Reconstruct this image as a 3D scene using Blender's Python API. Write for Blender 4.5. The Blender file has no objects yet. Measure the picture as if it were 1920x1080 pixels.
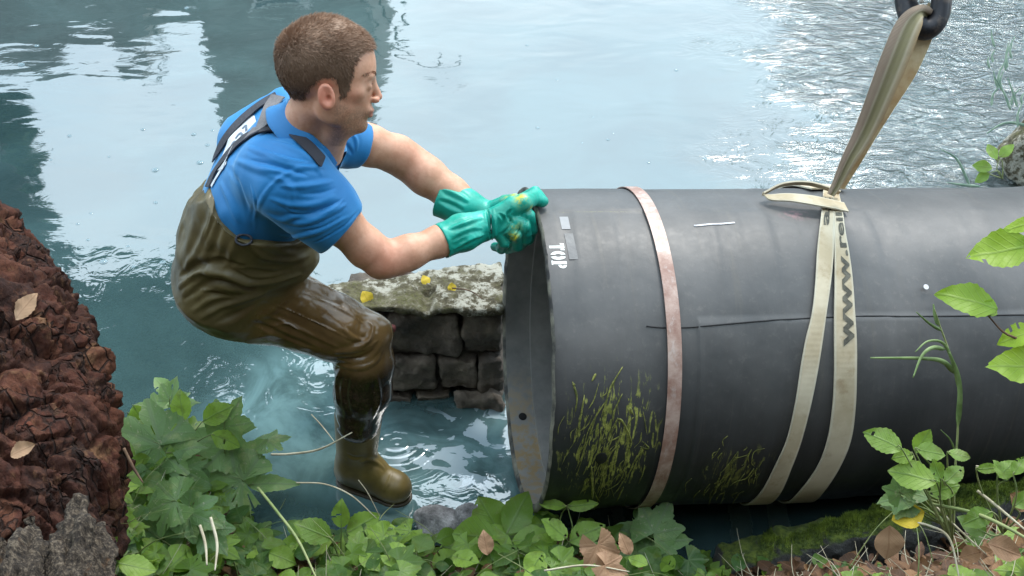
import bpy, bmesh, math, random
import numpy as np
from mathutils import Vector, Matrix
from mathutils.bvhtree import BVHTree
random.seed(7)
SC = bpy.context.scene
COL = SC.collection
R_ = math.radians

# ------------------------------------------------------------------ camera
PITCH = R_(35.0); CAMH = 2.345; F = 2200.0
CP = np.array([0.0, 0.0, CAMH])
RT = np.array([1.0, 0, 0])
UP = np.array([0, math.sin(PITCH), math.cos(PITCH)])
FW = np.array([0, math.cos(PITCH), -math.sin(PITCH)])
cam = bpy.data.cameras.new('camera'); camo = bpy.data.objects.new('camera', cam)
COL.objects.link(camo); camo.location = CP; camo.rotation_euler = (math.pi/2-PITCH, 0, 0)
cam.sensor_width = 36; cam.lens = 36*F/1920; cam.clip_end = 2000; cam.clip_start = .05
SC.camera = camo

def P(px, py, d):
    """a measured spot: how far right / below the optical axis, d metres deep"""
    return CP + d*(FW + RT*(px-960)/F + UP*(540-py)/F)
def ray(px, py):
    v = FW + RT*(px-960)/F + UP*(540-py)/F
    return v/np.linalg.norm(v)
def on_z(px, py, z=0.0):
    v = ray(px, py); return CP + v*((z-CP[2])/v[2])
def on_y(px, py, y):
    v = ray(px, py); return CP + v*((y-CP[1])/v[1])
def nrm(v):
    v = np.asarray(v, float); return v/np.linalg.norm(v)

# ------------------------------------------------------------------ noise
def _hash(ix, iy, iz, seed):
    h = (ix*374761393 + iy*668265263 + iz*2147483647 + seed*974711) & 0xFFFFFFFF
    h = ((h ^ (h >> 13))*1274126177) & 0xFFFFFFFF
    h = ((h ^ (h >> 16))*2246822519) & 0xFFFFFFFF
    return ((h ^ (h >> 15)) & 0xFFFFFF)/float(0xFFFFFF)*2-1
def vnoise(p, seed=0):
    p = np.asarray(p, float); i = np.floor(p).astype(np.int64); f = p-i; f = f*f*(3-2*f)
    out = 0
    for dx in (0, 1):
        wx = f[..., 0] if dx else 1-f[..., 0]
        for dy in (0, 1):
            wy = f[..., 1] if dy else 1-f[..., 1]
            for dz in (0, 1):
                wz = f[..., 2] if dz else 1-f[..., 2]
                out = out + wx*wy*wz*_hash(i[..., 0]+dx, i[..., 1]+dy, i[..., 2]+dz, seed)
    return out
def fbm(p, s, o=4, seed=0, g=.5):
    p = np.asarray(p, float)*s; a = 1; r = 0
    for k in range(o):
        r = r + a*vnoise(p+17.3*k, seed+k); p = p*2.03; a *= g
    return r
def cells(p, seed=0):
    """voronoi: distance to the border (F2-F1) and a cell value"""
    p = np.asarray(p, float); i = np.floor(p).astype(np.int64)
    f1 = np.full(p.shape[:-1], 9.); f2 = f1.copy(); cv = f1*0
    for dx in (-1, 0, 1):
        for dy in (-1, 0, 1):
            for dz in (-1, 0, 1):
                j = i+np.array([dx, dy, dz])
                q = j + .5 + .42*np.stack([_hash(j[..., 0], j[..., 1], j[..., 2], seed+s) for s in (1, 2, 3)], -1)
                d = np.linalg.norm(q-p, axis=-1)
                v = _hash(j[..., 0], j[..., 1], j[..., 2], seed+9)
                near = d < f1
                f2 = np.where(near, f1, np.minimum(f2, d)); cv = np.where(near, v, cv); f1 = np.where(near, d, f1)
    return f2-f1, cv
def sstep(a, b, x):
    t = np.clip((x-a)/(b-a), 0, 1); return t*t*(3-2*t)

# ------------------------------------------------------------------ meshes
def tag(o, label=None, cat=None, group=None, kind=None):
    if label: o['label'] = label
    if cat: o['category'] = cat
    if group: o['group'] = group
    if kind: o['kind'] = kind
    return o
def empty(name, loc, label, cat, group=None):
    o = bpy.data.objects.new(name, None); COL.objects.link(o); o.location = Vector(loc)
    o.empty_display_size = .05
    return tag(o, label, cat, group)
def link(name, me, mat=None, parent=None, smooth=True):
    o = bpy.data.objects.new(name, me); COL.objects.link(o)
    if mat is not None:
        me.materials.append(mat)
    if smooth:
        me.polygons.foreach_set('use_smooth', [True]*len(me.polygons))
    if parent is not None:
        o.parent = parent
        if parent.type == 'EMPTY': o.matrix_parent_inverse = Matrix.Translation(-Vector(parent.location))
    return o
def mesh(name, V, Fs, mat=None, parent=None, smooth=True, uv=None, col=None, sharp=0):
    me = bpy.data.meshes.new(name)
    V = np.asarray(V, float)
    me.from_pydata(V.tolist(), [], Fs.tolist() if hasattr(Fs, 'tolist') else Fs)
    if uv is not None:
        l = me.uv_layers.new(name='UVMap')
        idx = np.empty(len(me.loops), int); me.loops.foreach_get('vertex_index', idx)
        l.data.foreach_set('uv', np.asarray(uv, float)[idx].ravel())
    if col is not None:
        for nm, c in col.items():
            a = me.attributes.new(nm, 'FLOAT_COLOR' if np.ndim(c) == 2 else 'FLOAT', 'POINT')
            if np.ndim(c) == 2:
                a.data.foreach_set('color', np.concatenate([c, np.ones((len(c), 1))], 1).ravel())
            else:
                a.data.foreach_set('value', np.asarray(c, float))
    me.validate()
    o = link(name, me, mat, parent, smooth)
    if sharp: me.set_sharp_from_angle(angle=R_(sharp))
    return o
def grid_faces(n, m, wrap=False):
    """n rows of m verts; wrap joins the last column to the first"""
    i, j = np.meshgrid(np.arange(n-1), np.arange(m if wrap else m-1), indexing='ij')
    j2 = (j+1) % m
    return np.stack([i*m+j, i*m+j2, (i+1)*m+j2, (i+1)*m+j], -1).reshape(-1, 4)
def catmull(pts, n):
    pts = np.asarray(pts, float)
    if len(pts) < 3:
        t = np.linspace(0, 1, n)[:, None]; return pts[0]*(1-t)+pts[-1]*t
    q = np.vstack([2*pts[0]-pts[1], pts, 2*pts[-1]-pts[-2]])
    t = np.linspace(0, len(pts)-1-1e-6, n); k = t.astype(int); u = (t-k)[:, None]
    a, b, c, d = q[k], q[k+1], q[k+2], q[k+3]
    return .5*((2*b)+(-a+c)*u+(2*a-5*b+4*c-d)*u*u+(-a+3*b-3*c+d)*u**3)
def tube_data(pts, rad, seg=8, n=None):
    pts = np.asarray(pts, float); rad = np.broadcast_to(np.asarray(rad, float), (len(pts),))
    if n:
        rad = catmull(np.stack([rad, rad*0, rad*0], 1), n)[:, 0]; pts = catmull(pts, n)
    T = np.gradient(pts, axis=0); T /= np.linalg.norm(T, axis=1)[:, None]+1e-12
    ref = np.array([0, 0, 1.]) if abs(T[0, 2]) < .9 else np.array([1., 0, 0])
    Ns = []; Nv = ref-T[0]*np.dot(ref, T[0])
    for t in T:
        Nv = Nv-t*np.dot(Nv, t); Nv /= np.linalg.norm(Nv)+1e-12; Ns.append(Nv)
    Ns = np.array(Ns); B = np.cross(T, Ns)
    a = np.linspace(0, 2*math.pi, seg, endpoint=False)
    V = pts[:, None]+rad[:, None, None]*(np.cos(a)[None, :, None]*Ns[:, None]+np.sin(a)[None, :, None]*B[:, None])
    V = V.reshape(-1, 3); Fs = grid_faces(len(pts), seg, True).tolist()
    Fs.append(list(range(seg))[::-1]); Fs.append([(len(pts)-1)*seg+k for k in range(seg)])
    return V, Fs
class MB:
    def __init__(s): s.V = []; s.F = []; s.n = 0; s.uv = []; s.c = []
    def add(s, V, Fs, uv=None, c=None):
        V = np.asarray(V, float); s.V.append(V)
        s.F.extend([[int(k)+s.n for k in f] for f in (Fs.tolist() if hasattr(Fs, 'tolist') else Fs)])
        s.uv.append(np.zeros((len(V), 2)) if uv is None else np.asarray(uv, float))
        s.c.append(np.zeros(len(V)) if c is None else np.broadcast_to(np.asarray(c, float), (len(V),)))
        s.n += len(V); return s
    def tube(s, pts, rad, seg=8, n=None, c=None):
        V, Fs = tube_data(pts, rad, seg, n); return s.add(V, Fs, c=c)
    def build(s, name, mat, parent=None, smooth=True):
        return mesh(name, np.vstack(s.V), s.F, mat, parent, smooth, uv=np.vstack(s.uv), col={'val': np.concatenate(s.c)})
def ribbon_data(C, S, th, m=5, prof=None):
    """closed flat band: centre line C, half-width vectors S, thickness th"""
    C = np.asarray(C, float); S = np.asarray(S, float)
    T = np.gradient(C, axis=0); Nn = np.cross(T, S); Nn /= np.linalg.norm(Nn, axis=1)[:, None]+1e-12
    u = np.linspace(-1, 1, m)
    pr = np.zeros(m) if prof is None else np.asarray(prof)
    top = C[:, None]+u[None, :, None]*S[:, None]+(th/2+pr)[None, :, None]*Nn[:, None]
    bot = C[:, None]+u[None, ::-1, None]*S[:, None]+(-th/2+pr[::-1])[None, :, None]*Nn[:, None]
    V = np.concatenate([top, bot], 1)
    k = 2*m; Fs = grid_faces(len(C), k, True).tolist()
    Fs.append(list(range(k))[::-1]); Fs.append([(len(C)-1)*k+q for q in range(k)])
    L = np.concatenate([[0], np.cumsum(np.linalg.norm(np.diff(C, axis=0), axis=1))])
    uv = np.zeros((len(C), k, 2)); uv[:, :, 1] = L[:, None]; uv[:, :m, 0] = u; uv[:, m:, 0] = u[::-1]
    return V.reshape(-1, 3), Fs, uv.reshape(-1, 2)

# ------------------------------------------------------------------ materials
def srgb(r, g, b):
    f = lambda c: (c/255/12.92) if c/255 <= .04045 else ((c/255+.055)/1.055)**2.4
    return (f(r), f(g), f(b), 1)
class Mat:
    def __init__(s, name, rough=.6, **kw):
        s.m = bpy.data.materials.new(name); s.m.use_nodes = True; s.t = s.m.node_tree; s.n = s.t.nodes
        s.b = s.n['Principled BSDF']; s.b.inputs['Roughness'].default_value = rough
        s.out = s.n['Material Output']
        for k, v in kw.items(): s.b.inputs[k.replace('_', ' ')].default_value = v
    def N(s, typ, ins=None, **pr):
        n = s.n.new(typ)
        for k, v in pr.items(): setattr(n, k, v)
        for k, v in (ins or {}).items():
            i = n.inputs[k]
            if isinstance(v, bpy.types.NodeSocket): s.t.links.new(v, i)
            else: i.default_value = v
        return n
    def co(s, kind='Object', scale=(1, 1, 1), loc=(0, 0, 0), rot=(0, 0, 0)):
        c = s.N('ShaderNodeTexCoord')
        return s.N('ShaderNodeMapping', {'Vector': c.outputs[kind], 'Scale': scale, 'Location': loc, 'Rotation': rot}).outputs[0]
    def noise(s, vec, scale, detail=6, rough=.6, dist=0, out=0):
        return s.N('ShaderNodeTexNoise', {'Vector': vec, 'Scale': scale, 'Detail': detail, 'Roughness': rough, 'Distortion': dist}).outputs[out]
    def ramp(s, fac, stops, interp='LINEAR'):
        r = s.N('ShaderNodeValToRGB', {'Fac': fac}); r.color_ramp.interpolation = interp
        e = r.color_ramp.elements
        while len(e) < len(stops): e.new(.5)
        for k, (p, c) in enumerate(stops):
            e[k].position = p; e[k].color = c if len(c) == 4 else (*c, 1)
        return r.outputs[0]
    def g(s, fac, a, b):
        return s.N('ShaderNodeMapRange', {'Value': fac, 'From Min': a, 'From Max': b}, interpolation_type='SMOOTHSTEP').outputs[0]
    def math(s, op, a, b=0.0, c=0.0):
        n = s.N('ShaderNodeMath', operation=op)
        for i, v in enumerate((a, b, c)):
            if isinstance(v, bpy.types.NodeSocket): s.t.links.new(v, n.inputs[i])
            else: n.inputs[i].default_value = v
        return n.outputs[0]
    def mix(s, fac, a, b, mode='MIX'):
        n = s.N('ShaderNodeMix', data_type='RGBA', blend_type=mode)
        for i, v in ((0, fac), (6, a), (7, b)):
            if isinstance(v, bpy.types.NodeSocket): s.t.links.new(v, n.inputs[i])
            else: n.inputs[i].default_value = v if i == 0 else (v if len(v) == 4 else (*v, 1))
        return n.outputs[2]
    def attr(s, name, out='Fac'):
        return s.N('ShaderNodeAttribute', attribute_name=name).outputs[out]
    def set(s, name, sock):
        if isinstance(sock, bpy.types.NodeSocket): s.t.links.new(sock, s.b.inputs[name])
        else: s.b.inputs[name].default_value = sock
        return s
    def bump(s, h, strength=.5, dist=.01, prev=None):
        i = {'Height': h, 'Strength': strength, 'Distance': dist}
        if prev is not None: i['Normal'] = prev
        n = s.N('ShaderNodeBump', i); s.t.links.new(n.outputs[0], s.b.inputs['Normal']); return n.outputs[0]
def simple(name, c1, c2, rough=.6, scale=20, bs=.3, bd=.003, bscale=None, **kw):
    m = Mat(name, rough, **kw); v = m.co(); n = m.noise(v, scale)
    m.set('Base Color', m.mix(m.g(n, .35, .65), c1, c2))
    m.bump(m.noise(v, bscale or scale*4), bs, bd); return m.m

# ------------------------------------------------------------------ SDF modelling
import openvdb
def smin(a, b, k):
    h = np.clip(.5+.5*(b-a)/k, 0, 1); return b*(1-h)+a*h-k*h*(1-h)
def smax(a, b, k): return -smin(-a, -b, k)
def cone(p, a, b, ra, rb):
    a = np.asarray(a, float); b = np.asarray(b, float); ab = b-a
    t = np.clip(((p-a)@ab)/np.dot(ab, ab), 0, 1)
    return np.linalg.norm(p-(a+t[..., None]*ab), axis=-1)-(ra+(rb-ra)*t)
def ell(p, c, r, R=None):
    q = p-np.asarray(c, float)
    if R is not None: q = q@np.asarray(R).T       # rows of R are the ellipsoid's axes
    r = np.asarray(r, float); k0 = np.linalg.norm(q/r, axis=-1); k1 = np.linalg.norm(q/(r*r), axis=-1)
    return k0*(k0-1)/np.maximum(k1, 1e-6)
def chain(p, pts, rs, k=.01):
    d = None
    for i in range(len(pts)-1):
        e = cone(p, pts[i], pts[i+1], rs[i], rs[i+1]); d = e if d is None else smin(d, e, k)
    return d
def sdf_mesh(name, fn, lo, hi, h, mat=None, parent=None, post=None, relax=2):
    lo = np.asarray(lo, float); hi = np.asarray(hi, float); n = np.ceil((hi-lo)/h).astype(int)+1
    B = 8; nb = (n+B-1)//B; n = nb*B
    bi = np.stack(np.meshgrid(*[np.arange(k) for k in nb], indexing='ij'), -1).reshape(-1, 3)
    dc = []
    for i in range(0, len(bi), 200000): dc.append(fn(lo+h*(bi[i:i+200000]*B+(B-1)/2)))
    dc = np.concatenate(dc); act = np.abs(dc) < h*B*1.15+.004
    out = np.repeat(np.repeat(np.repeat(np.where(dc > 0, 1., -1.).reshape(nb).astype(np.float32), B, 0), B, 1), B, 2)
    loc = np.stack(np.meshgrid(*[np.arange(B)]*3, indexing='ij'), -1).reshape(-1, 3); A = bi[act]
    for i in range(0, len(A), 800):
        a = A[i:i+800]; idx = (a[:, None]*B+loc[None]).reshape(-1, 3)
        out[idx[:, 0], idx[:, 1], idx[:, 2]] = fn(lo+h*idx)
    gr = openvdb.FloatGrid(background=1.0); gr.copyFromArray(out)
    pts, quads = gr.convertToQuads(isovalue=0.0)
    V = lo+np.asarray(pts, float)*h; quads = np.asarray(quads)[:, ::-1]
    # winding outwards
    a, b, c = V[quads[:, 0]], V[quads[:, 1]], V[quads[:, 2]]
    vol = np.einsum('ij,ij->i', a, np.cross(b, c)).sum()
    if vol < 0: quads = quads[:, ::-1]
    V = relax_mesh(V, quads, relax)
    if post: V = post(V, quads)
    return V, quads
def relax_mesh(V, Q, it, lam=.5):
    e = np.concatenate([Q[:, [0, 1]], Q[:, [1, 2]], Q[:, [2, 3]], Q[:, [3, 0]]])
    cnt = np.bincount(e.ravel(), minlength=len(V))[:, None].astype(float)
    for k in range(it*2):
        s = np.stack([np.bincount(e[:, 0], V[e[:, 1], a], len(V))+np.bincount(e[:, 1], V[e[:, 0], a], len(V)) for a in range(3)], 1)
        V = V+(lam if k % 2 == 0 else -lam*1.04)*(s/np.maximum(cnt, 1)-V)
    return V
def normals(V, Q):
    n = np.cross(V[Q[:, 2]]-V[Q[:, 0]], V[Q[:, 3]]-V[Q[:, 1]])
    s = np.stack([sum(np.bincount(Q[:, k], n[:, a], len(V)) for k in range(4)) for a in range(3)], 1)
    return s/(np.linalg.norm(s, axis=1)[:, None]+1e-12)
def seg_dist(V, L):
    """distance of every vertex to the polyline L, and where along it (0..1)"""
    best = np.full(len(V), 9.); tt = best*0; n = len(L)-1
    for i in range(n):
        ab = L[i+1]-L[i]; t = np.clip(((V-L[i])@ab)/max(np.dot(ab, ab), 1e-12), 0, 1)
        d = np.linalg.norm(V-(L[i]+t[:, None]*ab), axis=1); m = d < best
        best[m] = d[m]; tt[m] = (i+t[m])/n
    return best, tt
def bvh_of(V, Q): return BVHTree.FromPolygons([tuple(v) for v in V], [tuple(int(k) for k in q) for q in Q])
def hit(bvh, px, py, default=3.0):
    r = bvh.ray_cast(Vector(CP), Vector(ray(px, py)))
    return (np.array(r[0]), np.array(r[1])) if r[0] is not None else (P(px, py, default), -FW)
def folds(V, Q, specs, bvh=None):
    """raise or sink folds of cloth along curves measured on the surface: (points, half width, height)"""
    bvh = bvh or bvh_of(V, Q); Nn = normals(V, Q); D = np.zeros(len(V))
    for pts, w, h in specs:
        c = catmull(np.array([[a, b, 0] for a, b in pts], float), max(6, 3*len(pts)))
        L = []
        for q in c:
            r = bvh.ray_cast(Vector(CP), Vector(ray(q[0], q[1])))
            if r[0] is not None: L.append(np.array(r[0]))
        if len(L) < 3: continue
        L = np.array(L); d, t = seg_dist(V, L)
        taper = np.sin(np.clip(t, 0, 1)*math.pi)**.6
        ww = w*(.45+.55*taper)
        D += h*taper*(np.exp(-(d/ww)**2)-.35*np.exp(-((d-1.7*ww)/ww)**2))
    return V+Nn*D[:, None]
# ================================================================== light, sky
w = bpy.data.worlds.new('World'); SC.world = w; w.use_nodes = True
wt = w.node_tree; bg = wt.nodes['Background']
sky = wt.nodes.new('ShaderNodeTexSky'); sky.sky_type = 'NISHITA'; sky.sun_disc = False
SUN_EL, SUN_AZ = R_(56), R_(28)          # azimuth measured from +Y towards +X
sky.sun_elevation = SUN_EL; sky.sun_rotation = SUN_AZ; sky.dust_density = 3.0; sky.air_density = 1.2
tc = wt.nodes.new('ShaderNodeTexCoord')
mp = wt.nodes.new('ShaderNodeMapping'); mp.inputs['Scale'].default_value = (1.0, 1.0, 2.2); wt.links.new(tc.outputs['Generated'], mp.inputs[0])
cn = wt.nodes.new('ShaderNodeTexNoise'); cn.inputs['Scale'].default_value = 2.3; cn.inputs['Detail'].default_value = 5; cn.inputs['Distortion'].default_value = .5
wt.links.new(mp.outputs[0], cn.inputs['Vector'])
cr = wt.nodes.new('ShaderNodeMapRange'); cr.inputs['From Min'].default_value = .28; cr.inputs['From Max'].default_value = .68; wt.links.new(cn.outputs[0], cr.inputs[0])
mx = wt.nodes.new('ShaderNodeMix'); mx.data_type = 'RGBA'; wt.links.new(cr.outputs[0], mx.inputs[0])
mx.inputs[6].default_value = (6.9, 9.3, 11.2, 1)      # thin high cloud veil over the blue
mx.inputs[7].default_value = (10.8, 12.4, 13.4, 1)     # brighter cloud
ml = wt.nodes.new('ShaderNodeMix'); ml.data_type = 'RGBA'; ml.inputs[0].default_value = .86
wt.links.new(sky.outputs[0], ml.inputs[6]); wt.links.new(mx.outputs[2], ml.inputs[7])
wt.links.new(ml.outputs[2], bg.inputs[0]); bg.inputs[1].default_value = .15
sl = bpy.data.lights.new('sun', 'SUN'); sl.energy = 1.5; sl.angle = R_(14); sl.color = (1, .95, .88)
so = bpy.data.objects.new('sun', sl); COL.objects.link(so)
sd = Vector((math.sin(SUN_AZ)*math.cos(SUN_EL), math.cos(SUN_AZ)*math.cos(SUN_EL), math.sin(SUN_EL)))
so.rotation_euler = sd.to_track_quat('Z', 'Y').to_euler(); so.location = (3, 6, 12)
SC.view_settings.view_transform = 'Standard'; SC.view_settings.look = 'None'
SC.view_settings.exposure = 0.75; SC.view_settings.gamma = 1
SC.cycles.max_bounces = 8; SC.cycles.transparent_max_bounces = 12
SC.cycles.use_denoising = True
SC.cycles.sample_clamp_indirect = 4

# ================================================================== ground
def edge_y(x):
    x = np.asarray(x, float)
    return 2.12+.42*sstep(-.55, -1.0, x)+.06*np.sin(x*5.1+1)+.04*np.sin(x*11)+.02*sstep(.5, 1.1, x)
def ground_z(x, y):
    x = np.asarray(x, float); y = np.asarray(y, float); s = edge_y(x)-y
    z = np.where(s > 0, (.50+.42*sstep(.45, .9, x))*np.minimum(s, .75)**.9+.14*np.clip(s-.75, 0, 1.6), np.maximum(.9*s, -.7))
    z = z+np.where(y < -1.5, .62*(-1.5-y)*(1+0*y), 0); z = np.minimum(z, 9)  # unseen slope raised behind the camera to block sky light
    far = sstep(10.2, 12.5, y); z = z*(1-far)+far*(.9+.03*(y-12))
    q = np.stack([x, y, x*0], -1)
    return z+.035*fbm(q, 2.2, 4, 3)*(s > -.2)+.010*fbm(q, 14, 3, 8)
def axis(pts):
    return np.concatenate([np.linspace(a, b, n, endpoint=False) for a, b, n in pts]+[[pts[-1][1]]])
gx = axis([(-300, -12, 24), (-12, -2.2, 26), (-2.2, 2.2, 200), (2.2, 12, 26), (12, 300, 24)])
gy = axis([(-60, -2, 40), (-2, 1.2, 30), (1.2, 2.9, 100), (2.9, 14, 40), (14, 300, 24)])
X, Y = np.meshgrid(gx, gy, indexing='ij'); Z = ground_z(X, Y)
m = Mat('soil', .95); v = m.co(); n1 = m.noise(v, 9, 8, .7); n2 = m.noise(v, 60, 6, .7)
c = m.ramp(n1, [(.3, (.016, .011, .007)), (.52, (.045, .027, .015)), (.7, (.10, .062, .033))])
c = m.mix(m.g(n2, .5, .75), c, (.13, .085, .045))
m.set('Base Color', c); m.bump(m.math('ADD', n1, n2), .9, .02)
SOIL = m.m
o = mesh('ground', np.stack([X, Y, Z], -1).reshape(-1, 3), grid_faces(len(gx), len(gy)), SOIL)
tag(o, kind='structure', label='dark soil bank with leaf litter')
GBV = BVHTree.FromPolygons([v.co[:] for v in o.data.vertices], [p.vertices[:] for p in o.data.polygons])
def G(x, y): return np.array([x, y, float(ground_z(x, y))])
def on_ground(px, py):
    """where the sight line meets the bank"""
    r = GBV.ray_cast(Vector(CP), Vector(ray(px, py)))
    return np.array(r[0]) if r[0] is not None else on_z(px, py, 0)

# ================================================================== water
boot = on_z(722, 925, 0)
gx = axis([(-300, -9, 20), (-9, 9, 60), (9, 300, 20)]); gy = axis([(.6, 1.4, 4), (1.4, 12.6, 60)])
X, Y = np.meshgrid(gx, gy, indexing='ij')
m = Mat('milky_river_water', .045)
v = m.co(); sep = m.N('ShaderNodeSeparateXYZ', {0: v})
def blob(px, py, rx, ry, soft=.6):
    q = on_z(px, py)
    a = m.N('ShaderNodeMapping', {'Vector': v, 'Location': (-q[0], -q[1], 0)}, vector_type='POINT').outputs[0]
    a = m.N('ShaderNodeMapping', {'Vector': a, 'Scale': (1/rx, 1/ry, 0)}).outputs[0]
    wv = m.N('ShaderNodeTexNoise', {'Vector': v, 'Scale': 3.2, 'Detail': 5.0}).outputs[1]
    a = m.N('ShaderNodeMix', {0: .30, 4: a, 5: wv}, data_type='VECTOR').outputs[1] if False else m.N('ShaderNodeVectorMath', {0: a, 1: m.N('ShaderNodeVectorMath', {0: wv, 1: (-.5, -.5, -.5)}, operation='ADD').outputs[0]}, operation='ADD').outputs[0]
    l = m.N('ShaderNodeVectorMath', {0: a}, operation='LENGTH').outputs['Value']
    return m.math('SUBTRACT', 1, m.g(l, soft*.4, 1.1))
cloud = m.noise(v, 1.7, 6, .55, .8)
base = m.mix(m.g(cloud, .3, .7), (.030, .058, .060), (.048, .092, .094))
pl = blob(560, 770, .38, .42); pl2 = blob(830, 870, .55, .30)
pl = m.math('MAXIMUM', pl, m.math('MULTIPLY', pl2, .95))  # second plume: silt, strengthened to paint in reflected sky
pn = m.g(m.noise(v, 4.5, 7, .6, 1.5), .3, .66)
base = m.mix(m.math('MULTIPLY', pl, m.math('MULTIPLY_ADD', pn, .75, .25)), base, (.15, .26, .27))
painted_sky = m.math('MULTIPLY', m.g(m.noise(m.N('ShaderNodeMapping', {'Vector': v, 'Scale': (1, 1.6, 1)}).outputs[0], 5.5, 4, .5, 2.2), .535, .555), blob(850, 840, .20, .20, 1.6))  # pale hard-edged patches painted in for the missing sky reflection
base = m.mix(m.math('MULTIPLY', painted_sky, .8), base, (.46, .56, .62))
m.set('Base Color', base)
m.b.inputs['IOR'].default_value = 2.5
m.b.inputs['Roughness'].default_value = .03
# waves: long gentle swell, finer wavelets, and the broken current at the right
turb = m.math('MULTIPLY', m.g(m.math('ADD', sep.outputs[0], m.math('MULTIPLY', m.noise(v, 1.3, 3), 1.6)), 1.55, 2.75), 1.0)
sw = m.N('ShaderNodeMapping', {'Vector': v, 'Scale': (1.0, 1.6, 1)}).outputs[0]
n1 = m.noise(sw, 2.2, 2, .5, .4); n2 = m.noise(sw, 9, 3, .55, .6)
tn = m.noise(m.N('ShaderNodeMapping', {'Vector': v, 'Scale': (1, 1.35, 1)}).outputs[0], 6.5, 5, .56, 2.6)
h = m.math('ADD', m.math('MULTIPLY', n1, .0050), m.math('MULTIPLY', n2, .0004))
left = m.math('SUBTRACT', 1, m.g(sep.outputs[1], 3.0, 3.9))        # livelier close to the bank
h = m.math('ADD', h, m.math('MULTIPLY', m.math('MULTIPLY', m.noise(v, 11, 3, .5, 1.0), .0022), left))
h = m.math('ADD', h, m.math('MULTIPLY', m.math('MULTIPLY', tn, .050), turb))
# rings spreading from the boot
bq = on_z(745, 830)
rv = m.N('ShaderNodeMapping', {'Vector': v, 'Location': (-bq[0], -bq[1], 0)}).outputs[0]
rl = m.N('ShaderNodeVectorMath', {0: m.N('ShaderNodeVectorMath', {0: rv, 1: (1, 1, 0)}, operation='MULTIPLY').outputs[0]}, operation='LENGTH').outputs['Value']
ring = m.math('MULTIPLY', m.math('SINE', m.math('MULTIPLY_ADD', rl, 210, m.math('MULTIPLY', n2, 4))), m.math('SUBTRACT', 1, m.g(rl, .03, .26)))
h = m.math('ADD', h, m.math('MULTIPLY', ring, .0009))
m.bump(h, 1.0, 1.0)
WATER = m.m
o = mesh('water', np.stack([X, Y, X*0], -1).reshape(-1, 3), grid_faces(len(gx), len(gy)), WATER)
tag(o, kind='structure', label='milky turquoise river water reflecting a bright sky')

# ================================================================== what the water mirrors
def refl(px, py, Yw):
    q = on_z(px, py); v = ray(px, py); v = np.array([v[0], v[1], -v[2]])
    return q+v*((Yw-q[1])/v[1])
brick = simple('weathered_render', (.16, .15, .13), (.24, .23, .21), .9, 3)
def far_block(name, outline, Yw, depth, mat, label, cat, parts):
    pts = [refl(a, b, Yw) for a, b in outline]
    top = [(q[0], q[2]) for q in pts]; poly = [(top[0][0], 0.6)]+top+[(top[-1][0], 0.6)]
    n = len(poly); V = [(x, Yw, z) for x, z in poly]+[(x, Yw+depth, z) for x, z in poly]
    Fs = [list(range(n)), [n+k for k in range(n)][::-1]]+[[k, n+k, n+(k+1) % n, (k+1) % n] for k in range(n)]
    cx = sum(p[0] for p in poly)/n
    root = empty(name, (cx, Yw, .6), label, cat)
    mesh('wall', V, Fs, mat, root, smooth=False)
    zt = max(z for _, z in poly)
    b = MB(); xs = [p[0] for p in poly]; 
    for i, (x, z) in enumerate([(x, z) for x in np.arange(min(xs)+1.5, max(xs)-1.2, 3.0) for z in (2.4, 5.2) if z < zt-2]):
        fm = MB(); V2, F2 = box((x, Yw-.03, z), (.55, .05, .75)); fm.add(V2, F2); w_ = fm.build('window', simple_frame, root, False)
        V2, F2 = box((x, Yw-.09, z), (.46, .015, .66)); g_ = MB(); g_.add(V2, F2); g_.build('pane', pane_mat, w_, False)
    return root
def box(c, h):
    c = np.asarray(c, float); V = [c+np.array(h)*np.array([sx, sy, sz]) for sx in (-1, 1) for sy in (-1, 1) for sz in (-1, 1)]
    return np.array(V), [[0, 1, 3, 2], [4, 6, 7, 5], [0, 4, 5, 1], [2, 3, 7, 6], [0, 2, 6, 4], [1, 5, 7, 3]]
simple_frame = simple('painted_frame', (.5, .5, .48), (.6, .6, .58), .6)
pane_mat = Mat('dark_pane', .1, IOR=1.5); pane_mat.set('Base Color', (.02, .025, .03, 1)); pane_mat = pane_mat.m
far_block('waterside_building', [(-700, 150), (-300, 150), (-60, 118), (40, 124), (80, 136), (117, 110), (142, 76), (218, 70), (219, 115), (268, 118), (270, 42), (386, 36)], 24, 5, brick,
          'low rendered building across the river mirrored as a stepped dark shape in the water, left', 'building', 0)
far_block('waterside_building', [(388, 106), (396, 150), (410, 160), (412, 205), (424, 262), (700, 262), (698, 120), (690, -40)], 21, 5, brick,
          'tall grey building across the river mirrored as the wide dark shape behind the man', 'building', 0)

leafm = Mat('tree_foliage', .6); v = leafm.co(); leafm.set('Base Color', leafm.mix(leafm.g(leafm.noise(v, 3), .3, .7), (.02, .05, .012), (.06, .11, .025)))
leafm.b.inputs['Transmission Weight'].default_value = 0
FOLI = leafm.m
BARK = simple('grey_bark', (.06, .05, .04), (.12, .10, .08), .95, 12, .8, .02)
def leaf_cloud(cs, size, seed):
    rs = np.random.RandomState(seed); n = len(cs)
    a = rs.normal(size=(n, 3)); a /= np.linalg.norm(a, axis=1)[:, None]
    b = rs.normal(size=(n, 3)); b -= a*np.sum(a*b, 1)[:, None]; b /= np.linalg.norm(b, axis=1)[:, None]
    s = size*rs.uniform(.6, 1.3, (n, 1)); c = np.cross(a, b)*.25
    V = np.stack([cs-a*s, cs+b*s*.5+c*s, cs+a*s, cs-b*s*.5+c*s], 1).reshape(-1, 3)
    return V, np.arange(n*4).reshape(-1, 4)
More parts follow.
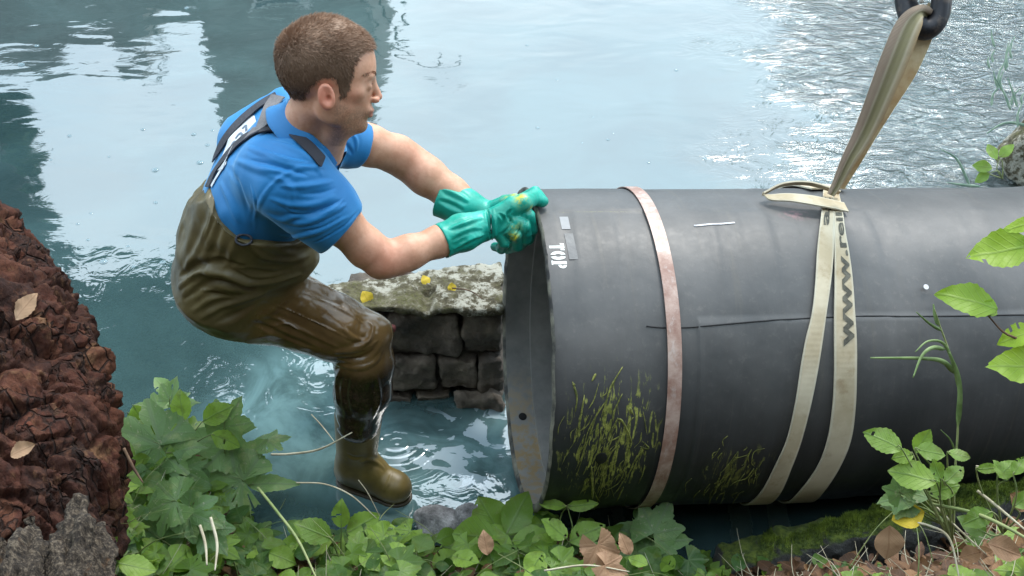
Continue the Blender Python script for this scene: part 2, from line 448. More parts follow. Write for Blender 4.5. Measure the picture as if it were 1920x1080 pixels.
def mirror_tree(name, label, px_rng, py_rng, Yr, dens, n, trunk, seed, thr=0.0, hole=None, size=.16):
    rs = np.random.RandomState(seed)
    pts = []
    A = rs.uniform(*px_rng, n*3); B = rs.uniform(*py_rng, n*3); Yw = rs.uniform(*Yr, n*3)
    for a, b, y in zip(A, B, Yw):
        q = refl(a, b, y); k = dens(a, b)+.5*float(fbm(q[None], .9, 3, seed)[0])
        if k > thr: pts.append(q)
        if len(pts) >= n: break
    pts = np.array(pts)
    root = empty(name, trunk[0], label, 'tree')
    V, Fs = leaf_cloud(pts, size, seed); mesh('crown', V, Fs, FOLI, root, smooth=False)
    b = MB(); cen = pts.mean(0)
    b.tube([trunk[0], np.array(trunk[0])*[.7, .7, 0]+cen*[.3, .3, .7], cen], [.28, .2, .09], 10, 14)
    for k in range(26):
        e = pts[rs.randint(len(pts))]; mid = cen*.5+e*.5+rs.normal(size=3)*.25
        b.tube([cen+rs.normal(size=3)*.1, mid, e], [.06, .03, .008], 5, 8)
    b.build('trunk', BARK, root)
    return root
def d_left(a, b):
    # inverted outline of the crown that hangs over the river at the left
    k = min((b-(505+.10*abs(a-260)+max(0, 190-a)*1.5))/45, 1.0)
    k = min(k, (a-40)/50+ (b-600)/120)
    if 380 < a < 470 and 610 < b < 800: k -= 1.35*math.exp(-((a-425)/38)**2-((b-760)/60)**2)*1.2+.55
    if 740 < a and b < 950: k -= 3
    elif a > 640: k -= .5
    if 560 < a < 700 and b < 720: k -= 2
    return k
mirror_tree('overhanging_tree', 'broad leafy tree leaning over the river, mirrored dark green below the man', (20, 1000), (470, 1150), (6.5, 8.5), d_left, 9000,
            [(-6.5, 11.6, .5)], 11, size=.14)
def d_blob(a, b):
    k = 1-((a+5)/78)**2-((b-262)/95)**2
    k = max(k, 1.2-((a-50)/24)**2-((b-335)/22)**2, 1.2-((a-68)/20)**2-((b-386)/17)**2)
    return k*3-.6-max(0, b-350)*.03
mirror_tree('riverside_tree', 'slender tree across the river mirrored as the dark shape at the left edge', (-120, 95), (165, 405), (14.5, 15.5), d_blob, 3500,
            [(-13.5, 15.6, .6)], 12, .3, size=.12)
def d_right(a, b):
    return (a-(1560+.30*(330-b)))/150
mirror_tree('riverside_tree', 'dense tree across the river mirrored green at the right edge beside the hook', (1560, 2700), (-150, 420), (13, 17), d_right, 9000,
            [(11.5, 15, .6)], 13, .1, size=.26)
# bare hanging branch mirrored as thin dark lines right of the head
b = MB()
def rl_(pts, Yw=9.5): return [refl(a, c, Yw) for a, c in pts]
for L, r in (([(716, -30), (716, 10), (722, 28), (745, 62), (748, 85), (778, 112), (800, 135), (832, 142), (858, 125), (866, 98)], .012),
             ([(760, 12), (758, 38), (764, 46), (748, 62)], .014), ([(800, 130), (822, 126), (826, 90)], .010),
             ([(680, 0), (686, 8), (676, 16)], .014), ([(688, 30), (706, 46), (694, 66)], .014), ([(700, 82), (716, 100)], .02)):
    b.tube(rl_(L), [r]*(len(L)-1)+[r*.4], 5, 30)
tw = b.build('bare_branch', BARK); tag(tw, 'thin bare branches above the river, mirrored as wavy dark lines right of the head', 'branch')
b = MB()
for L in (([(290, 40), (286, 70), (300, 95), (310, 112), (296, 125), (300, 140), (298, 155), (274, 160), (272, 140), (278, 122)]),):
    b.tube(rl_(L, 18), [.022]*len(L), 5, 40)
tw = b.build('bare_branch', BARK); tag(tw, 'looping bare twig before the low building, mirrored as a wavy loop near the top left', 'branch')

# unseen trees added behind the camera, blocking sky light from the near side
def added_back_tree(x, y, zc, r, n, label, seed, tx, ty):
    rs = np.random.RandomState(seed); g = float(ground_z(tx, ty)); root = empty('blocker_tree', (tx, ty, g), label, 'tree', 'unseen trees added behind to block light')
    a = rs.normal(size=(n, 3)); a /= np.linalg.norm(a, axis=1)[:, None]; a *= rs.uniform(.15, 1, (n, 1))**.4
    c = np.array([x, y, zc]); V, Fs = leaf_cloud(c+a*np.array(r), .30, seed); mesh('crown', V, Fs, FOLI, root, smooth=False)
    t = MB(); t.tube([(tx, ty, g-.3), (tx*.9+x*.1, ty*.9+y*.1, g+1.6), (x, y, zc)], [.3, .22, .1], 10, 12); t.build('trunk', BARK, root)
for i, (x, y, z, r, n, l, tx, ty) in enumerate([(-4.8, -1.8, 4.0, (2.6, 2.2, 2.2), 2600, 'left', -5.5, -3.2), (0.2, -3.0, 4.2, (2.7, 1.4, 1.7), 1800, 'middle', .6, -3.4), (4.9, -1.8, 4.0, (2.7, 2.2, 2.2), 2600, 'right', 5.6, -3.2), (2.5, -3.8, 4.0, (2.5, 1.0, 2.6), 2000, 'rear', 2.8, -5)]):
    added_back_tree(x, y, z, r, n, l+' unseen tree added on the slope behind to block sky light', 40+i, tx, ty)
# ================================================================== the pipe
PE = P(985, 655, 3.05); PA = nrm(P(1900, 631, 3.246)-PE); PR = .416; PL = 2.6
PU = nrm(np.array([0, 0, 1])-PA*PA[2]); PN = np.cross(PA, PU)          # PN: towards the bank
if PN[1] > 0: PN = -PN
def cyl(t, th, r):
    t = np.asarray(t, float)[..., None]; th = np.asarray(th, float)[..., None]; r = np.asarray(r, float)[..., None]
    return PE+PA*t+r*(np.cos(th)*PU+np.sin(th)*PN)
def to_pipe(px, py, r=None):
    """sight line meets the pipe's outer skin: distance along it and angle from its top"""
    r = r or PR; v = ray(px, py); o = CP-PE; a = v-PA*(v@PA); b = o-PA*(o@PA)
    A_, B_, C_ = a@a, 2*a@b, b@b-r*r; D_ = max(B_*B_-4*A_*C_, 0); t = (-B_-math.sqrt(D_))/(2*A_)
    q = CP+v*t-PE; return q@PA, math.atan2(q@PN, q@PU)
nt, na = 420, 288
tt = np.concatenate([np.linspace(0, .5, 160, endpoint=False), np.linspace(.5, PL, nt-160)])
th = np.linspace(0, 2*math.pi, na, endpoint=False)
T, TH = np.meshgrid(tt, th, indexing='ij')
q = cyl(T, TH, PR)
wrap = .0016*np.tanh(6*fbm(np.stack([T*9+.25*np.sin(TH), TH*.25, T*0], -1), 1.0, 3, 5))       # layers of wound foil
dent = .0022*fbm(q, 3.0, 3, 6)+.0006*fbm(q*[1, 1, 1], 18, 3, 7)
ths = to_pipe(1500, 597)[1]
step = .0035*((TH > ths) & (TH < math.pi*1.2) & (T > .34))
r = PR-.003+wrap+dent+step
edge =   .0020*fbm(np.stack([np.cos(TH)*2, np.sin(TH)*2, TH*0], -1), 2.5, 4, 4)+.0012*vnoise(np.stack([np.cos(TH)*30, np.sin(TH)*30, TH*0], -1), 2)
T2 = T+edge*np.exp(-T*25)
V = cyl(T2, TH, r).reshape(-1, 3); Fs = grid_faces(nt, na, True)
# plastic jacket material
m = Mat('black_plastic_jacket', .42); v = m.co()
xyz = m.N('ShaderNodeSeparateXYZ', {0: v})
# lengthwise coordinates on the pipe from uv: u = distance along, v = angle
uvn = m.N('ShaderNodeUVMap').outputs[0]
su = m.N('ShaderNodeMapping', {'Vector': uvn, 'Scale': (16, .9, 1)}).outputs[0]
bands = m.noise(su, 1.0, 5, .65); big = m.noise(v, 4, 5, .6); fine = m.noise(v, 55, 5, .7)
sc_ = m.noise(m.N('ShaderNodeMapping', {'Vector': uvn, 'Scale': (3, 30, 1)}).outputs[0], 3.0, 5, .7, 2.0)
c = m.mix(m.g(bands, .35, .65), (.011, .014, .017), (.022, .026, .029))
top_tone = m.math('MULTIPLY', m.attr('top'), m.math('MULTIPLY_ADD', m.g(big, .3, .7), .55, .45))  # paler tone towards the pipe's top, broken by noise
c = m.mix(top_tone, c, (.118, .111, .107))
c = m.mix(m.math('MULTIPLY', m.g(fine, .52, .75), m.math('MULTIPLY', top_tone, .32)), c, (.22, .20, .18))
c = m.mix(m.math('MULTIPLY', m.g(sc_, .68, .74), .35), c, (.22, .20, .18))
def stain(px, py, ru, rv, seed):
    t_, h_ = to_pipe(px, py); lo_ = m.N('ShaderNodeMapping', {'Vector': uvn, 'Location': (-t_/ru, -h_*PR/rv, 0), 'Scale': (1/ru, 1/rv, 0)}).outputs[0]
    ln = m.N('ShaderNodeVectorMath', {0: lo_}, operation='LENGTH').outputs['Value']
    st_ = m.noise(m.N('ShaderNodeMapping', {'Vector': uvn, 'Scale': (44, 9, 1), 'Rotation': (0, 0, .28), 'Location': (seed, 0, 0)}).outputs[0], 1.6, 5, .62, 1.2)
    return m.math('MULTIPLY', m.g(m.math('SUBTRACT', st_, m.math('MULTIPLY', ln, .13)), .46, .51), m.math('SUBTRACT', 1, m.g(ln, .55, 1.2)))
sa = m.math('MAXIMUM', stain(1148, 835, .14, .20, 0), m.math('MULTIPLY', stain(1382, 885, .10, .10, 4), .45))
c = m.mix(m.math('MULTIPLY', sa, .75), c, m.mix(m.g(fine, .4, .65), (.20, .22, .035), (.58, .58, .13)))
pk = m.math('SUBTRACT', 1, m.g(m.N('ShaderNodeVectorMath', {0: m.N('ShaderNodeMapping', {'Vector': uvn, 'Location': (-to_pipe(1490, 400)[0]/.05, -to_pipe(1490, 400)[1]*PR/.03, 0), 'Scale': (20, 33, 0)}).outputs[0]}, operation='LENGTH').outputs['Value'], .2, 1.1))
c = m.mix(m.math('MULTIPLY', pk, m.math('MULTIPLY', m.g(fine, .4, .6), .4)), c, (.40, .20, .22))
rn = m.noise(m.N('ShaderNodeMapping', {'Vector': uvn, 'Scale': (42, 1.6, 1)}).outputs[0], 1.0, 4, .7, .6)
c = m.mix(m.math('MULTIPLY', m.g(rn, .56, .72), .28), c, (.12, .105, .085))
m.set('Base Color', c)
m.set('Roughness', m.math('ADD', m.math('MULTIPLY', fine, .25), .36))
m.bump(m.math('ADD', m.math('MULTIPLY', bands, .5), m.math('MULTIPLY', fine, .25)), .35, .004)
JACK = m.m
proot = empty('insulated_pipe', PE+PA*1.0-PU*PR, 'big black plastic pipe in the water with TOP stencilled near its open rim', 'pipe')
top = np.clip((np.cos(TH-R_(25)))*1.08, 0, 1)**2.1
uv = np.stack([T, TH*PR], -1).reshape(-1, 2)
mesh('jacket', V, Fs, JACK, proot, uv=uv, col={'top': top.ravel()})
JBV = BVHTree.FromPolygons(V.tolist(), Fs.tolist())
def snap(pts, off):
    out = []
    for p_ in np.asarray(pts):
        r_ = JBV.find_nearest(Vector(p_)); n_ = np.array(r_[1]); rad = p_-PE-PA*((p_-PE)@PA)
        out.append(np.array(r_[0])+n_*(off if n_@rad > 0 else -off))
    return np.array(out)
# inside: thin jacket edge, steel liner tube with a stepped ring and a bolt hole
LIN = Mat('grey_steel_liner', .42); v = LIN.co(); a = LIN.noise(v, 5, 6, .65); b2 = LIN.noise(v, 40, 4, .6)
c = LIN.ramp(a, [(.3, (.13, .13, .125)), (.5, (.22, .215, .205)), (.72, (.33, .315, .29))])
c = LIN.mix(LIN.math('MULTIPLY', LIN.attr('low'), LIN.g(b2, .4, .6)), c, (.30, .21, .10))
LIN.set('Base Color', c); LIN.set('Metallic', .25); LIN.bump(b2, .2, .002); LINER = LIN.m
def tubegeo(t0, t1, r0, r1, n=12, m_=192, inward=True, wob=0):
    t = np.linspace(t0, t1, n); a_ = np.linspace(0, 2*math.pi, m_, endpoint=False); T_, A_ = np.meshgrid(t, a_, indexing='ij')
    rr = r0+(r1-r0)*(T_-t0)/(t1-t0 if t1 != t0 else 1)
    V_ = cyl(T_+(wob*np.sin(A_*7)*np.exp(-(T_-t0)*60)), A_, rr).reshape(-1, 3); return V_, grid_faces(n, m_, True), A_
b = MB()
V_, F_, A_ = tubegeo(.004, .075, .397, .397, 8); b.add(V_, F_, c=np.clip(-np.cos(A_)*3-2.1, 0, 1).ravel())
V_, F_, A_ = tubegeo(.075, .0755, .397, .384, 2); b.add(V_, F_)
V_, F_, A_ = tubegeo(.0755, 2.5, .384, .384, 40); b.add(V_, F_)
me_low = b
V_ = np.vstack(b.V); o = mesh('liner', V_, b.F, LINER, proot, col={'low': np.concatenate(b.c)})
RIM = simple('chipped_rim', (.03, .03, .03), (.20, .19, .15), .8, 18, .5, .003)
b = MB()
na2 = 288; A2 = np.linspace(0, 2*math.pi, na2, endpoint=False)
e2 = .0020*fbm(np.stack([np.cos(A2)*2, np.sin(A2)*2, A2*0], -1), 2.5, 4, 4)+.0012*vnoise(np.stack([np.cos(A2)*30, np.sin(A2)*30, A2*0], -1), 2)
nz = .0010*vnoise(np.stack([np.cos(A2)*22, np.sin(A2)*22, A2*0+3], -1), 4)
rows = [(.002, .4205, 1), (-.003, .417, 1), (-.004, .408, .8), (-.001, .400, .5), (.004, .3965, 0)]
V_ = np.concatenate([cyl(t_+e2*k_, A2, r_+nz) for t_, r_, k_ in rows]); b.add(V_, grid_faces(len(rows), na2, True)); b.build('rim', RIM, proot)
# dark bolt hole with its grey halo in the liner
th_h = None
v = ray(980, 781); o_ = CP-PE; aa = v-PA*(v@PA); bb = o_-PA*(o_@PA); A_, B_, C_ = aa@aa, 2*aa@bb, bb@bb-.3965**2
tq = (-B_+math.sqrt(B_*B_-4*A_*C_))/(2*A_); q = CP+v*tq-PE; th_, t_ = math.atan2(q@PN, q@PU), q@PA
b = MB()
for rr, off, nm in ((.0095, .0015, 'hole'),):
    k = np.linspace(0, 2*math.pi, 24, endpoint=False)
    pts = cyl(t_+rr*np.cos(k), th_+rr*np.sin(k)/.396, np.full(24, .3965-off)); c0 = pts.mean(0)
    pts2 = cyl(t_+rr*1.25*np.cos(k), th_+rr*1.25*np.sin(k)/.396, np.full(24, .3965-off*.2))
    b.add(np.vstack([[c0], pts, pts2]), [[0, 1+i, 1+(i+1) % 24] for i in range(24)]+[[1+i, 25+i, 25+(i+1) % 24, 1+(i+1) % 24] for i in range(24)])
b.build('bolt_hole', simple('hole_dark', (.004, .004, .004), (.01, .01, .01), .9), proot)
# flat band round the jacket, duct patches, seam, marks
def pipe_band(name, pts_c, half, mat, off=.004, th_rng=None, parent=None, thick=.0014, n=120):
    tp = [to_pipe(a_, b_) for a_, b_ in pts_c]; th_k = np.array([p[1] for p in tp]); t_k = np.array([p[0] for p in tp])
    o_i = np.argsort(th_k); th_k = th_k[o_i]; t_k = t_k[o_i]
    a0, a1 = th_rng or (th_k[0], th_k[-1]); A3 = np.linspace(a0, a1, n)
    tc_ = np.interp(A3, th_k, t_k)
    hw = half(A3) if callable(half) else np.full(n, half)
    C_ = snap(cyl(tc_, A3, np.full(n, PR)), .0008); S_ = PA[None]*hw[:, None]
    V_, F_, uv_ = ribbon_data(C_, S_, thick); return mesh(name, V_, F_, mat, parent, uv=uv_, sharp=40)
m = Mat('salmon_steel_band', .4); v = m.co(); a = m.noise(v, 14, 5, .7); b2 = m.noise(m.N('ShaderNodeMapping', {'Vector': v, 'Scale': (1, 1, .25)}).outputs[0], 40, 4, .7)
c = m.mix(m.g(a, .35, .68), (.30, .16, .12), (.52, .37, .31)); c = m.mix(m.math('MULTIPLY', m.g(b2, .5, .7), .45), c, (.62, .56, .52))
m.set('Base Color', c); m.bump(b2, .2, .002)
bt = to_pipe(1262, 650)[0]
nb = 200; A3 = np.linspace(-2.6, 3.6, nb); C_ = cyl(np.full(nb, bt)+.003*np.sin(A3*1.7), A3, np.full(nb, PR+.0030)); V_, F_, uv_ = ribbon_data(C_, np.tile(PA*.0165, (nb, 1)), .0022)
mesh('clamp_band', V_, F_, m.m, proot, uv=uv_, sharp=40)
TAPE = simple('grey_tape', (.24, .24, .25), (.32, .315, .315), .5, 10, .15)
pipe_band('tape_patch', [(1057, 405), (1062, 428)], .0105, TAPE, .0008, parent=proot, n=10)
pipe_band('tape_patch', [(1066, 436), (1076, 485)], .0105, simple('faded_tape', (.10, .10, .104), (.14, .14, .14), .5), .0005, parent=proot, n=10)
CHALK = simple('chalk_mark', (.55, .53, .55), (.75, .73, .74), .8, 60)
def mark(pts, rad, mat, name='chalk_line', off=.0012):
    b = MB(); q_ = catmull(np.array([[a_, c_, 0] for a_, c_ in pts], float), max(8, 4*len(pts)))
    L = []
    for a_, c_, _ in q_:
        t_, h_ = to_pipe(a_, c_); L.append(cyl(t_, h_, PR+off))
    L = snap(L, off); Tn = np.gradient(L, axis=0); Nn = np.cross(Tn, np.array([ (l-PE)-PA*((l-PE)@PA) for l in L])); Nn /= np.linalg.norm(Nn, axis=1)[:, None]+1e-9
    hw = np.interp(np.linspace(0, 1, len(L)), np.linspace(0, 1, len(np.atleast_1d(rad))), np.atleast_1d(rad)) if np.ndim(rad) else np.full(len(L), rad)
    V_, F_, uv_ = ribbon_data(L, Nn*hw[:, None], .0008, 3); b.add(V_, F_, uv_); return b
b = mark([(1302, 421), (1378, 416)], .0028, CHALK); b.add(*mark([(1302, 418), (1378, 417)], .001, CHALK).V, [], None) if False else None
b.build('chalk_line', CHALK, proot)
k = np.linspace(0, 2*math.pi, 16, endpoint=False); t_, h_ = to_pipe(1735, 539)
pts = cyl(t_+.0065*np.cos(k), h_+.0065*np.sin(k)/PR, np.full(16, PR+.0045)); b = MB(); b.add(np.vstack([[cyl(t_, h_, PR+.0055)], pts]), [[0, 1+i, 1+(i+1) % 16] for i in range(16)]); b.build('paint_dot', CHALK, proot)
SEAM = simple('seam_gap', (.006, .006, .007), (.015, .015, .016), .7)
b = mark([(1213, 611), (1250, 614), (1300, 613), (1380, 606), (1460, 600), (1560, 594), (1700, 592), (1920, 590), (2000, 590)], .0016, SEAM, off=.0012); b.build('seam', SEAM, proot)
# TOP in white stencil serif
fc = bpy.data.curves.new('t', 'FONT'); 
def text_mesh(txt, bold=True):
    fc = bpy.data.curves.new('t', 'FONT'); fc.body = txt; fc.size = 1.0; fc.space_character = 1.02
    if bold: fc.offset = .028
    fc.resolution_u = 4
    to = bpy.data.objects.new('t', fc); COL.objects.link(to); dg = bpy.context.evaluated_depsgraph_get(); dg.update()
    me = bpy.data.meshes.new_from_object(to.evaluated_get(dg)); bpy.data.objects.remove(to)
    bm = bmesh.new(); bm.from_mesh(me); bmesh.ops.triangulate(bm, faces=bm.faces)
    for _ in range(2):
        bmesh.ops.subdivide_edges(bm, edges=[e for e in bm.edges if e.calc_length() > .12], cuts=1)
        bmesh.ops.triangulate(bm, faces=bm.faces)
    V_ = np.array([v.co[:] for v in bm.verts]); F_ = [[v.index for v in f.verts] for f in bm.faces]; bm.free(); return V_, F_
# letters are cut from strokes so that they read as a stencil: (x0, x1, y0, y1) boxes and round parts
def stencil_TOP():
    polys = []
    def rect(x0, y0, x1, y1):
        polys.append([(x0, y0), (x1, y0), (x1, y1), (x0, y1)])
    rect(.20, 0, .46, 1.0); rect(0, .72, .15, .98); rect(.51, .72, .66, .98); rect(-.0, .90, .16, 1.0)
    def half(cx, cy, ro, ri, a0, a1, sy=1.0, n=14):
        o1 = [(cx+ro*math.cos(a_), cy+sy*ro*math.sin(a_)) for a_ in np.linspace(a0, a1, n)]
        i1 = [(cx+ri*math.cos(a_), cy+sy*1.35*ri*math.sin(a_)) for a_ in np.linspace(a1, a0, n)]
        polys.append(o1+i1)
    half(1.10, .5, .36, .10, R_(100), R_(260), 1.40); half(1.16, .5, .36, .10, R_(-80), R_(80), 1.40)
    rect(1.62, 0, 1.88, 1.0); half(1.94, .70, .30, .07, R_(-88), R_(88), .95); rect(1.56, 0, 1.94, .10)
    return polys
t0, h0 = to_pipe(1029, 455); t1, h1 = to_pipe(1036, 503); ta, _ = to_pipe(1048, 453)
LW = (h1-h0)*PR/2.26; LH = .036
b = MB()
for poly in stencil_TOP():
    bm = bmesh.new(); vs = [bm.verts.new((x, y, 0)) for x, y in poly]; bm.faces.new(vs)
    bmesh.ops.triangulate(bm, faces=bm.faces)
    V2 = np.array([v.co[:] for v in bm.verts]); F2 = [[v.index for v in f.verts] for f in bm.faces] if False else None
    bm.verts.index_update(); F2 = [[v.index for v in f.verts] for f in bm.faces]; bm.free()
    tq = t0+V2[:, 1]*LH; hq = h0+V2[:, 0]*LW/PR
    b.add(snap(cyl(tq, hq, np.full(len(tq), PR)), .0009), F2)
WPAINT = simple('white_stencil_paint', (.62, .61, .56), (.82, .81, .77), .7, 90, .3)
b.build('stencil_lettering', WPAINT, proot, False)
# algae smeared on the near flank
ALG = Mat('algae_smear', .7); v = ALG.co(); a = ALG.noise(v, 60, 5, .7); ALG.set('Base Color', ALG.mix(ALG.g(a, .35, .65), (.075, .085, .018), (.30, .30, .07))); ALG.bump(a, .8, .003); ALG = ALG.m
rs = np.random.RandomState(5)
def smear(paths, wid, name):
    b = MB()
    for pts in paths:
        w_ = wid*rs.uniform(.5, 1.3); n_ = 5
        bb = mark([(a_+rs.normal()*1.6, c_+rs.normal()*2) for a_, c_ in pts], [.3*w_]+[w_*rs.uniform(.3, 1.3) for _ in range(n_)]+[.1*w_], ALG, off=.001+rs.uniform(0, .0012))
        for V_, uv_ in zip(bb.V, bb.uv): b.add(V_, bb.F, uv_)
    return tag(b.build(name, ALG, proot), kind='stuff')
main = [[(1165, 690), (1150, 720), (1140, 745), (1132, 780)], [(1140, 745), (1118, 778), (1100, 812), (1092, 850), (1080, 880)], [(1127, 762), (1112, 800), (1098, 835), (1080, 900)],
        [(1116, 700), (1110, 716)], [(1076, 720), (1083, 745), (1078, 775)], [(1168, 740), (1152, 768), (1150, 790)], [(1205, 770), (1212, 795), (1214, 820)], [(1182, 765), (1190, 780)],
        [(1140, 790), (1120, 850), (1110, 900), (1118, 930), (1125, 938)], [(1155, 785), (1168, 790), (1178, 810), (1186, 830), (1182, 842), (1176, 832)], [(1160, 785), (1145, 805), (1140, 830), (1150, 822), (1168, 820)],
        [(1160, 830), (1148, 850), (1130, 885), (1125, 915)], [(1175, 845), (1172, 875), (1165, 900), (1150, 915), (1130, 922)], [(1110, 870), (1108, 910), (1112, 936)], [(1195, 855), (1185, 880), (1176, 900)],
        [(1096, 745), (1085, 800), (1075, 830)], [(1168, 915), (1156, 940)], [(1205, 830), (1215, 835), (1212, 845), (1202, 838)], [(1120, 720), (1112, 750), (1104, 765)], [(1187, 870), (1210, 830)], [(1080, 720), (1072, 722)]]
more = []
for k in range(110):
    a_ = rs.normal(1140, 34); c_ = rs.normal(840, 48); ln = rs.uniform(10, 46); dx = rs.uniform(.25, .6)
    more.append([(a_, c_), (a_-dx*ln*.5+rs.normal()*2, c_+ln*.5), (a_-dx*ln+rs.normal()*3, c_+ln)])
smear(main, .0024, 'algae'); smear(more[:60], .0009, 'algae')
far_p = [[(1432, 838), (1415, 850), (1408, 868)], [(1400, 850), (1378, 862), (1370, 885), (1356, 905), (1352, 925)], [(1415, 880), (1402, 895), (1380, 900), (1366, 910)], [(1385, 845), (1366, 870), (1350, 890)], [(1350, 910), (1335, 935), (1330, 950)]]
for k in range(40):
    a_ = rs.normal(1375, 34); c_ = rs.normal(890, 28); ln = rs.uniform(8, 30); far_p.append([(a_, c_), (a_-.3*ln, c_+ln*.5), (a_-.5*ln+rs.normal()*4, c_+ln)])
smear(far_p, .0012, 'algae')
PLUG = simple('dark_plug', (.008, .008, .009), (.016, .016, .016), .5)
k = np.linspace(0, 2*math.pi, 20, endpoint=False); t_, h_ = to_pipe(1127, 858)
b = MB(); b.add(np.vstack([cyl(t_+.014*np.cos(k), h_+.018*np.sin(k)/PR, np.full(20, PR+.003)), cyl(t_+.011*np.cos(k), h_+.015*np.sin(k)/PR, np.full(20, PR+.005)), [cyl(t_, h_, PR+.002)]]),
            [[i, (i+1) % 20, 20+(i+1) % 20, 20+i] for i in range(20)]+[[20+i, 20+(i+1) % 20, 40] for i in range(20)]); b.build('plug', PLUG, proot)

# ================================================================== lifting sling
m = Mat('cream_webbing', .85); uvn = m.N('ShaderNodeUVMap').outputs[0]; v = m.co()
wv = m.N('ShaderNodeTexWave', {'Vector': m.N('ShaderNodeMapping', {'Vector': uvn, 'Scale': (0, 1, 1)}).outputs[0], 'Scale': 110.0}, bands_direction='Y').outputs[1]
sp = m.N('ShaderNodeSeparateXYZ', {0: uvn}); ed = m.g(m.math('ABSOLUTE', sp.outputs[0]), .72, .95)
c = m.mix(m.g(m.noise(v, 6, 5, .6), .35, .65), (.46, .37, .24), (.64, .55, .40)); c = m.mix(m.math('MULTIPLY', m.g(m.noise(v, 16, 5, .7), .5, .75), .6), c, (.25, .15, .06))
c = m.mix(m.math('MULTIPLY', ed, .4), c, (.62, .60, .50)); m.set('Base Color', c); m.bump(m.math('ADD', wv, m.math('MULTIPLY', ed, 1.5)), .5, .0012); WEB = m.m
m = Mat('stained_webbing', .85); uvn = m.N('ShaderNodeUVMap').outputs[0]; v = m.co(); sp = m.N('ShaderNodeSeparateXYZ', {0: uvn})
c = m.ramp(m.math('MULTIPLY_ADD', sp.outputs[0], .5, .5), [(.0, (.30, .22, .16)), (.28, (.30, .22, .16)), (.36, (.46, .39, .28)), (.44, (.25, .22, .115)), (.70, (.27, .235, .125)), (.78, (.50, .43, .30)), (1, (.46, .31, .16))])
c = m.mix(m.math('MULTIPLY', m.g(m.noise(v, 20, 5, .7), .4, .8), .55), c, (.30, .25, .18)); m.set('Base Color', c)
wv = m.N('ShaderNodeTexWave', {'Vector': m.N('ShaderNodeMapping', {'Vector': uvn, 'Scale': (0, 1, 1)}).outputs[0], 'Scale': 110.0}, bands_direction='Y').outputs[1]; m.bump(wv, .5, .0012); WEB2 = m.m
INK = simple('faded_black_print', (.07, .065, .05), (.14, .13, .10), .9, 60)
sling = empty('lifting_sling', cyl(*to_pipe(1555, 352), PR), 'cream webbing sling choked round the black pipe and hung from the hook', 'sling')
def band3(name, pts, mat, parent, thick=.004, n=60, wdir=None, prof=None):
    """pts: (px, py, depth, half width px, tilt) -> ribbon in space, tilt turns it about its run"""
    A = np.array([list(P(a_, b_, d_))+[h_*d_/F, t_] for a_, b_, d_, h_, t_ in pts]); Cc = catmull(A[:, :3], n)
    e_ = catmull(np.stack([A[:, 3], A[:, 4], A[:, 4]*0], 1), n); Tn = np.gradient(Cc, axis=0); Tn /= np.linalg.norm(Tn, axis=1)[:, None]
    vw = Cc-CP; vw /= np.linalg.norm(vw, axis=1)[:, None]; s_ = np.cross(Tn, vw); s_ /= np.linalg.norm(s_, axis=1)[:, None]
    up_ = np.cross(s_, Tn); S_ = (s_*np.cos(e_[:, 1])[:, None]+up_*np.sin(e_[:, 1])[:, None])*e_[:, 0][:, None]
    V_, F_, uv_ = ribbon_data(Cc, S_, thick, 9, prof); return mesh(name, V_, F_, mat, parent, uv=uv_, sharp=40)
band3('upper_strap', [(1742, 30, 2.746, 13.0, .2), (1726, 24, 2.708, 15.2, .1), (1704, 48, 2.708, 23.4, 0), (1678, 110, 2.727, 25.6, .1), (1650, 180, 2.765, 23.2, .1), (1620, 250, 2.813, 19.2, .1), (1592, 300, 2.841, 14.4, .2), (1570, 345, 2.869, 9.6, .3), (1558, 366, 2.879, 7.2, .3)],
      WEB2, sling, .004, prof=[-.002, 0, .002, .001, -.002, -.001, .002, .001, -.002])
m2 = simple('worn_tan_webbing', (.42, .27, .13), (.58, .46, .28), .9, 14, .4)
band3('upper_strap', [(1752, 10, 2.794, 12.8, .2), (1735, 60, 2.775, 16.0, .1), (1702, 130, 2.794, 17.6, .1), (1668, 190, 2.813, 14.4, .1), (1636, 245, 2.841, 12.0, .1), (1606, 300, 2.869, 9.6, .2), (1576, 352, 2.898, 7.2, .3)], m2, sling, .004)
def loop(name, rows, mat, th_end, t_end):
    """rows: (px left, px right, py) edges of the band where it crosses the pipe"""
    L = [to_pipe(a_, y_) for a_, b_, y_ in rows]; Rr = [to_pipe(b_, y_) for a_, b_, y_ in rows]
    C_ = [cyl((l[0]+r_[0])/2, (l[1]+r_[1])/2, PR+.006) for l, r_ in zip(L, Rr)]; S_ = [(cyl(r_[0], r_[1], PR+.006)-cyl(l[0], l[1], PR+.006))/2 for l, r_ in zip(L, Rr)]
    tl, hl = (L[-1][0]+Rr[-1][0])/2, (L[-1][1]+Rr[-1][1])/2
    for k in range(1, 13):      # on round the hidden side, back up to the choke
        f_ = k/12; hh = hl+(th_end-hl)*f_; t_ = tl+(t_end-tl)*f_
        C_.append(cyl(t_, hh, PR+.006)); S_.append(PA*.028)
    C_ = catmull(C_, 150); S_ = catmull(S_, 150); V_, F_, uv_ = ribbon_data(C_, S_, .004, 7); return mesh(name, V_, F_, mat, sling, uv=uv_, sharp=40), C_, S_
tch = to_pipe(1558, 360)[0]
_, LC, LS = loop('pipe_loop', [(1543, 1556, 362), (1541, 1562, 380), (1538, 1563, 410), (1534, 1562, 440), (1530, 1561, 480), (1527, 1556, 530), (1521, 1548, 585), (1508, 1540, 640), (1499, 1532, 690), (1490, 1520, 750), (1474, 1502, 820), (1452, 1484, 870), (1425, 1462, 920), (1398, 1440, 946)], WEB, 2*math.pi-.3, tch-.02)
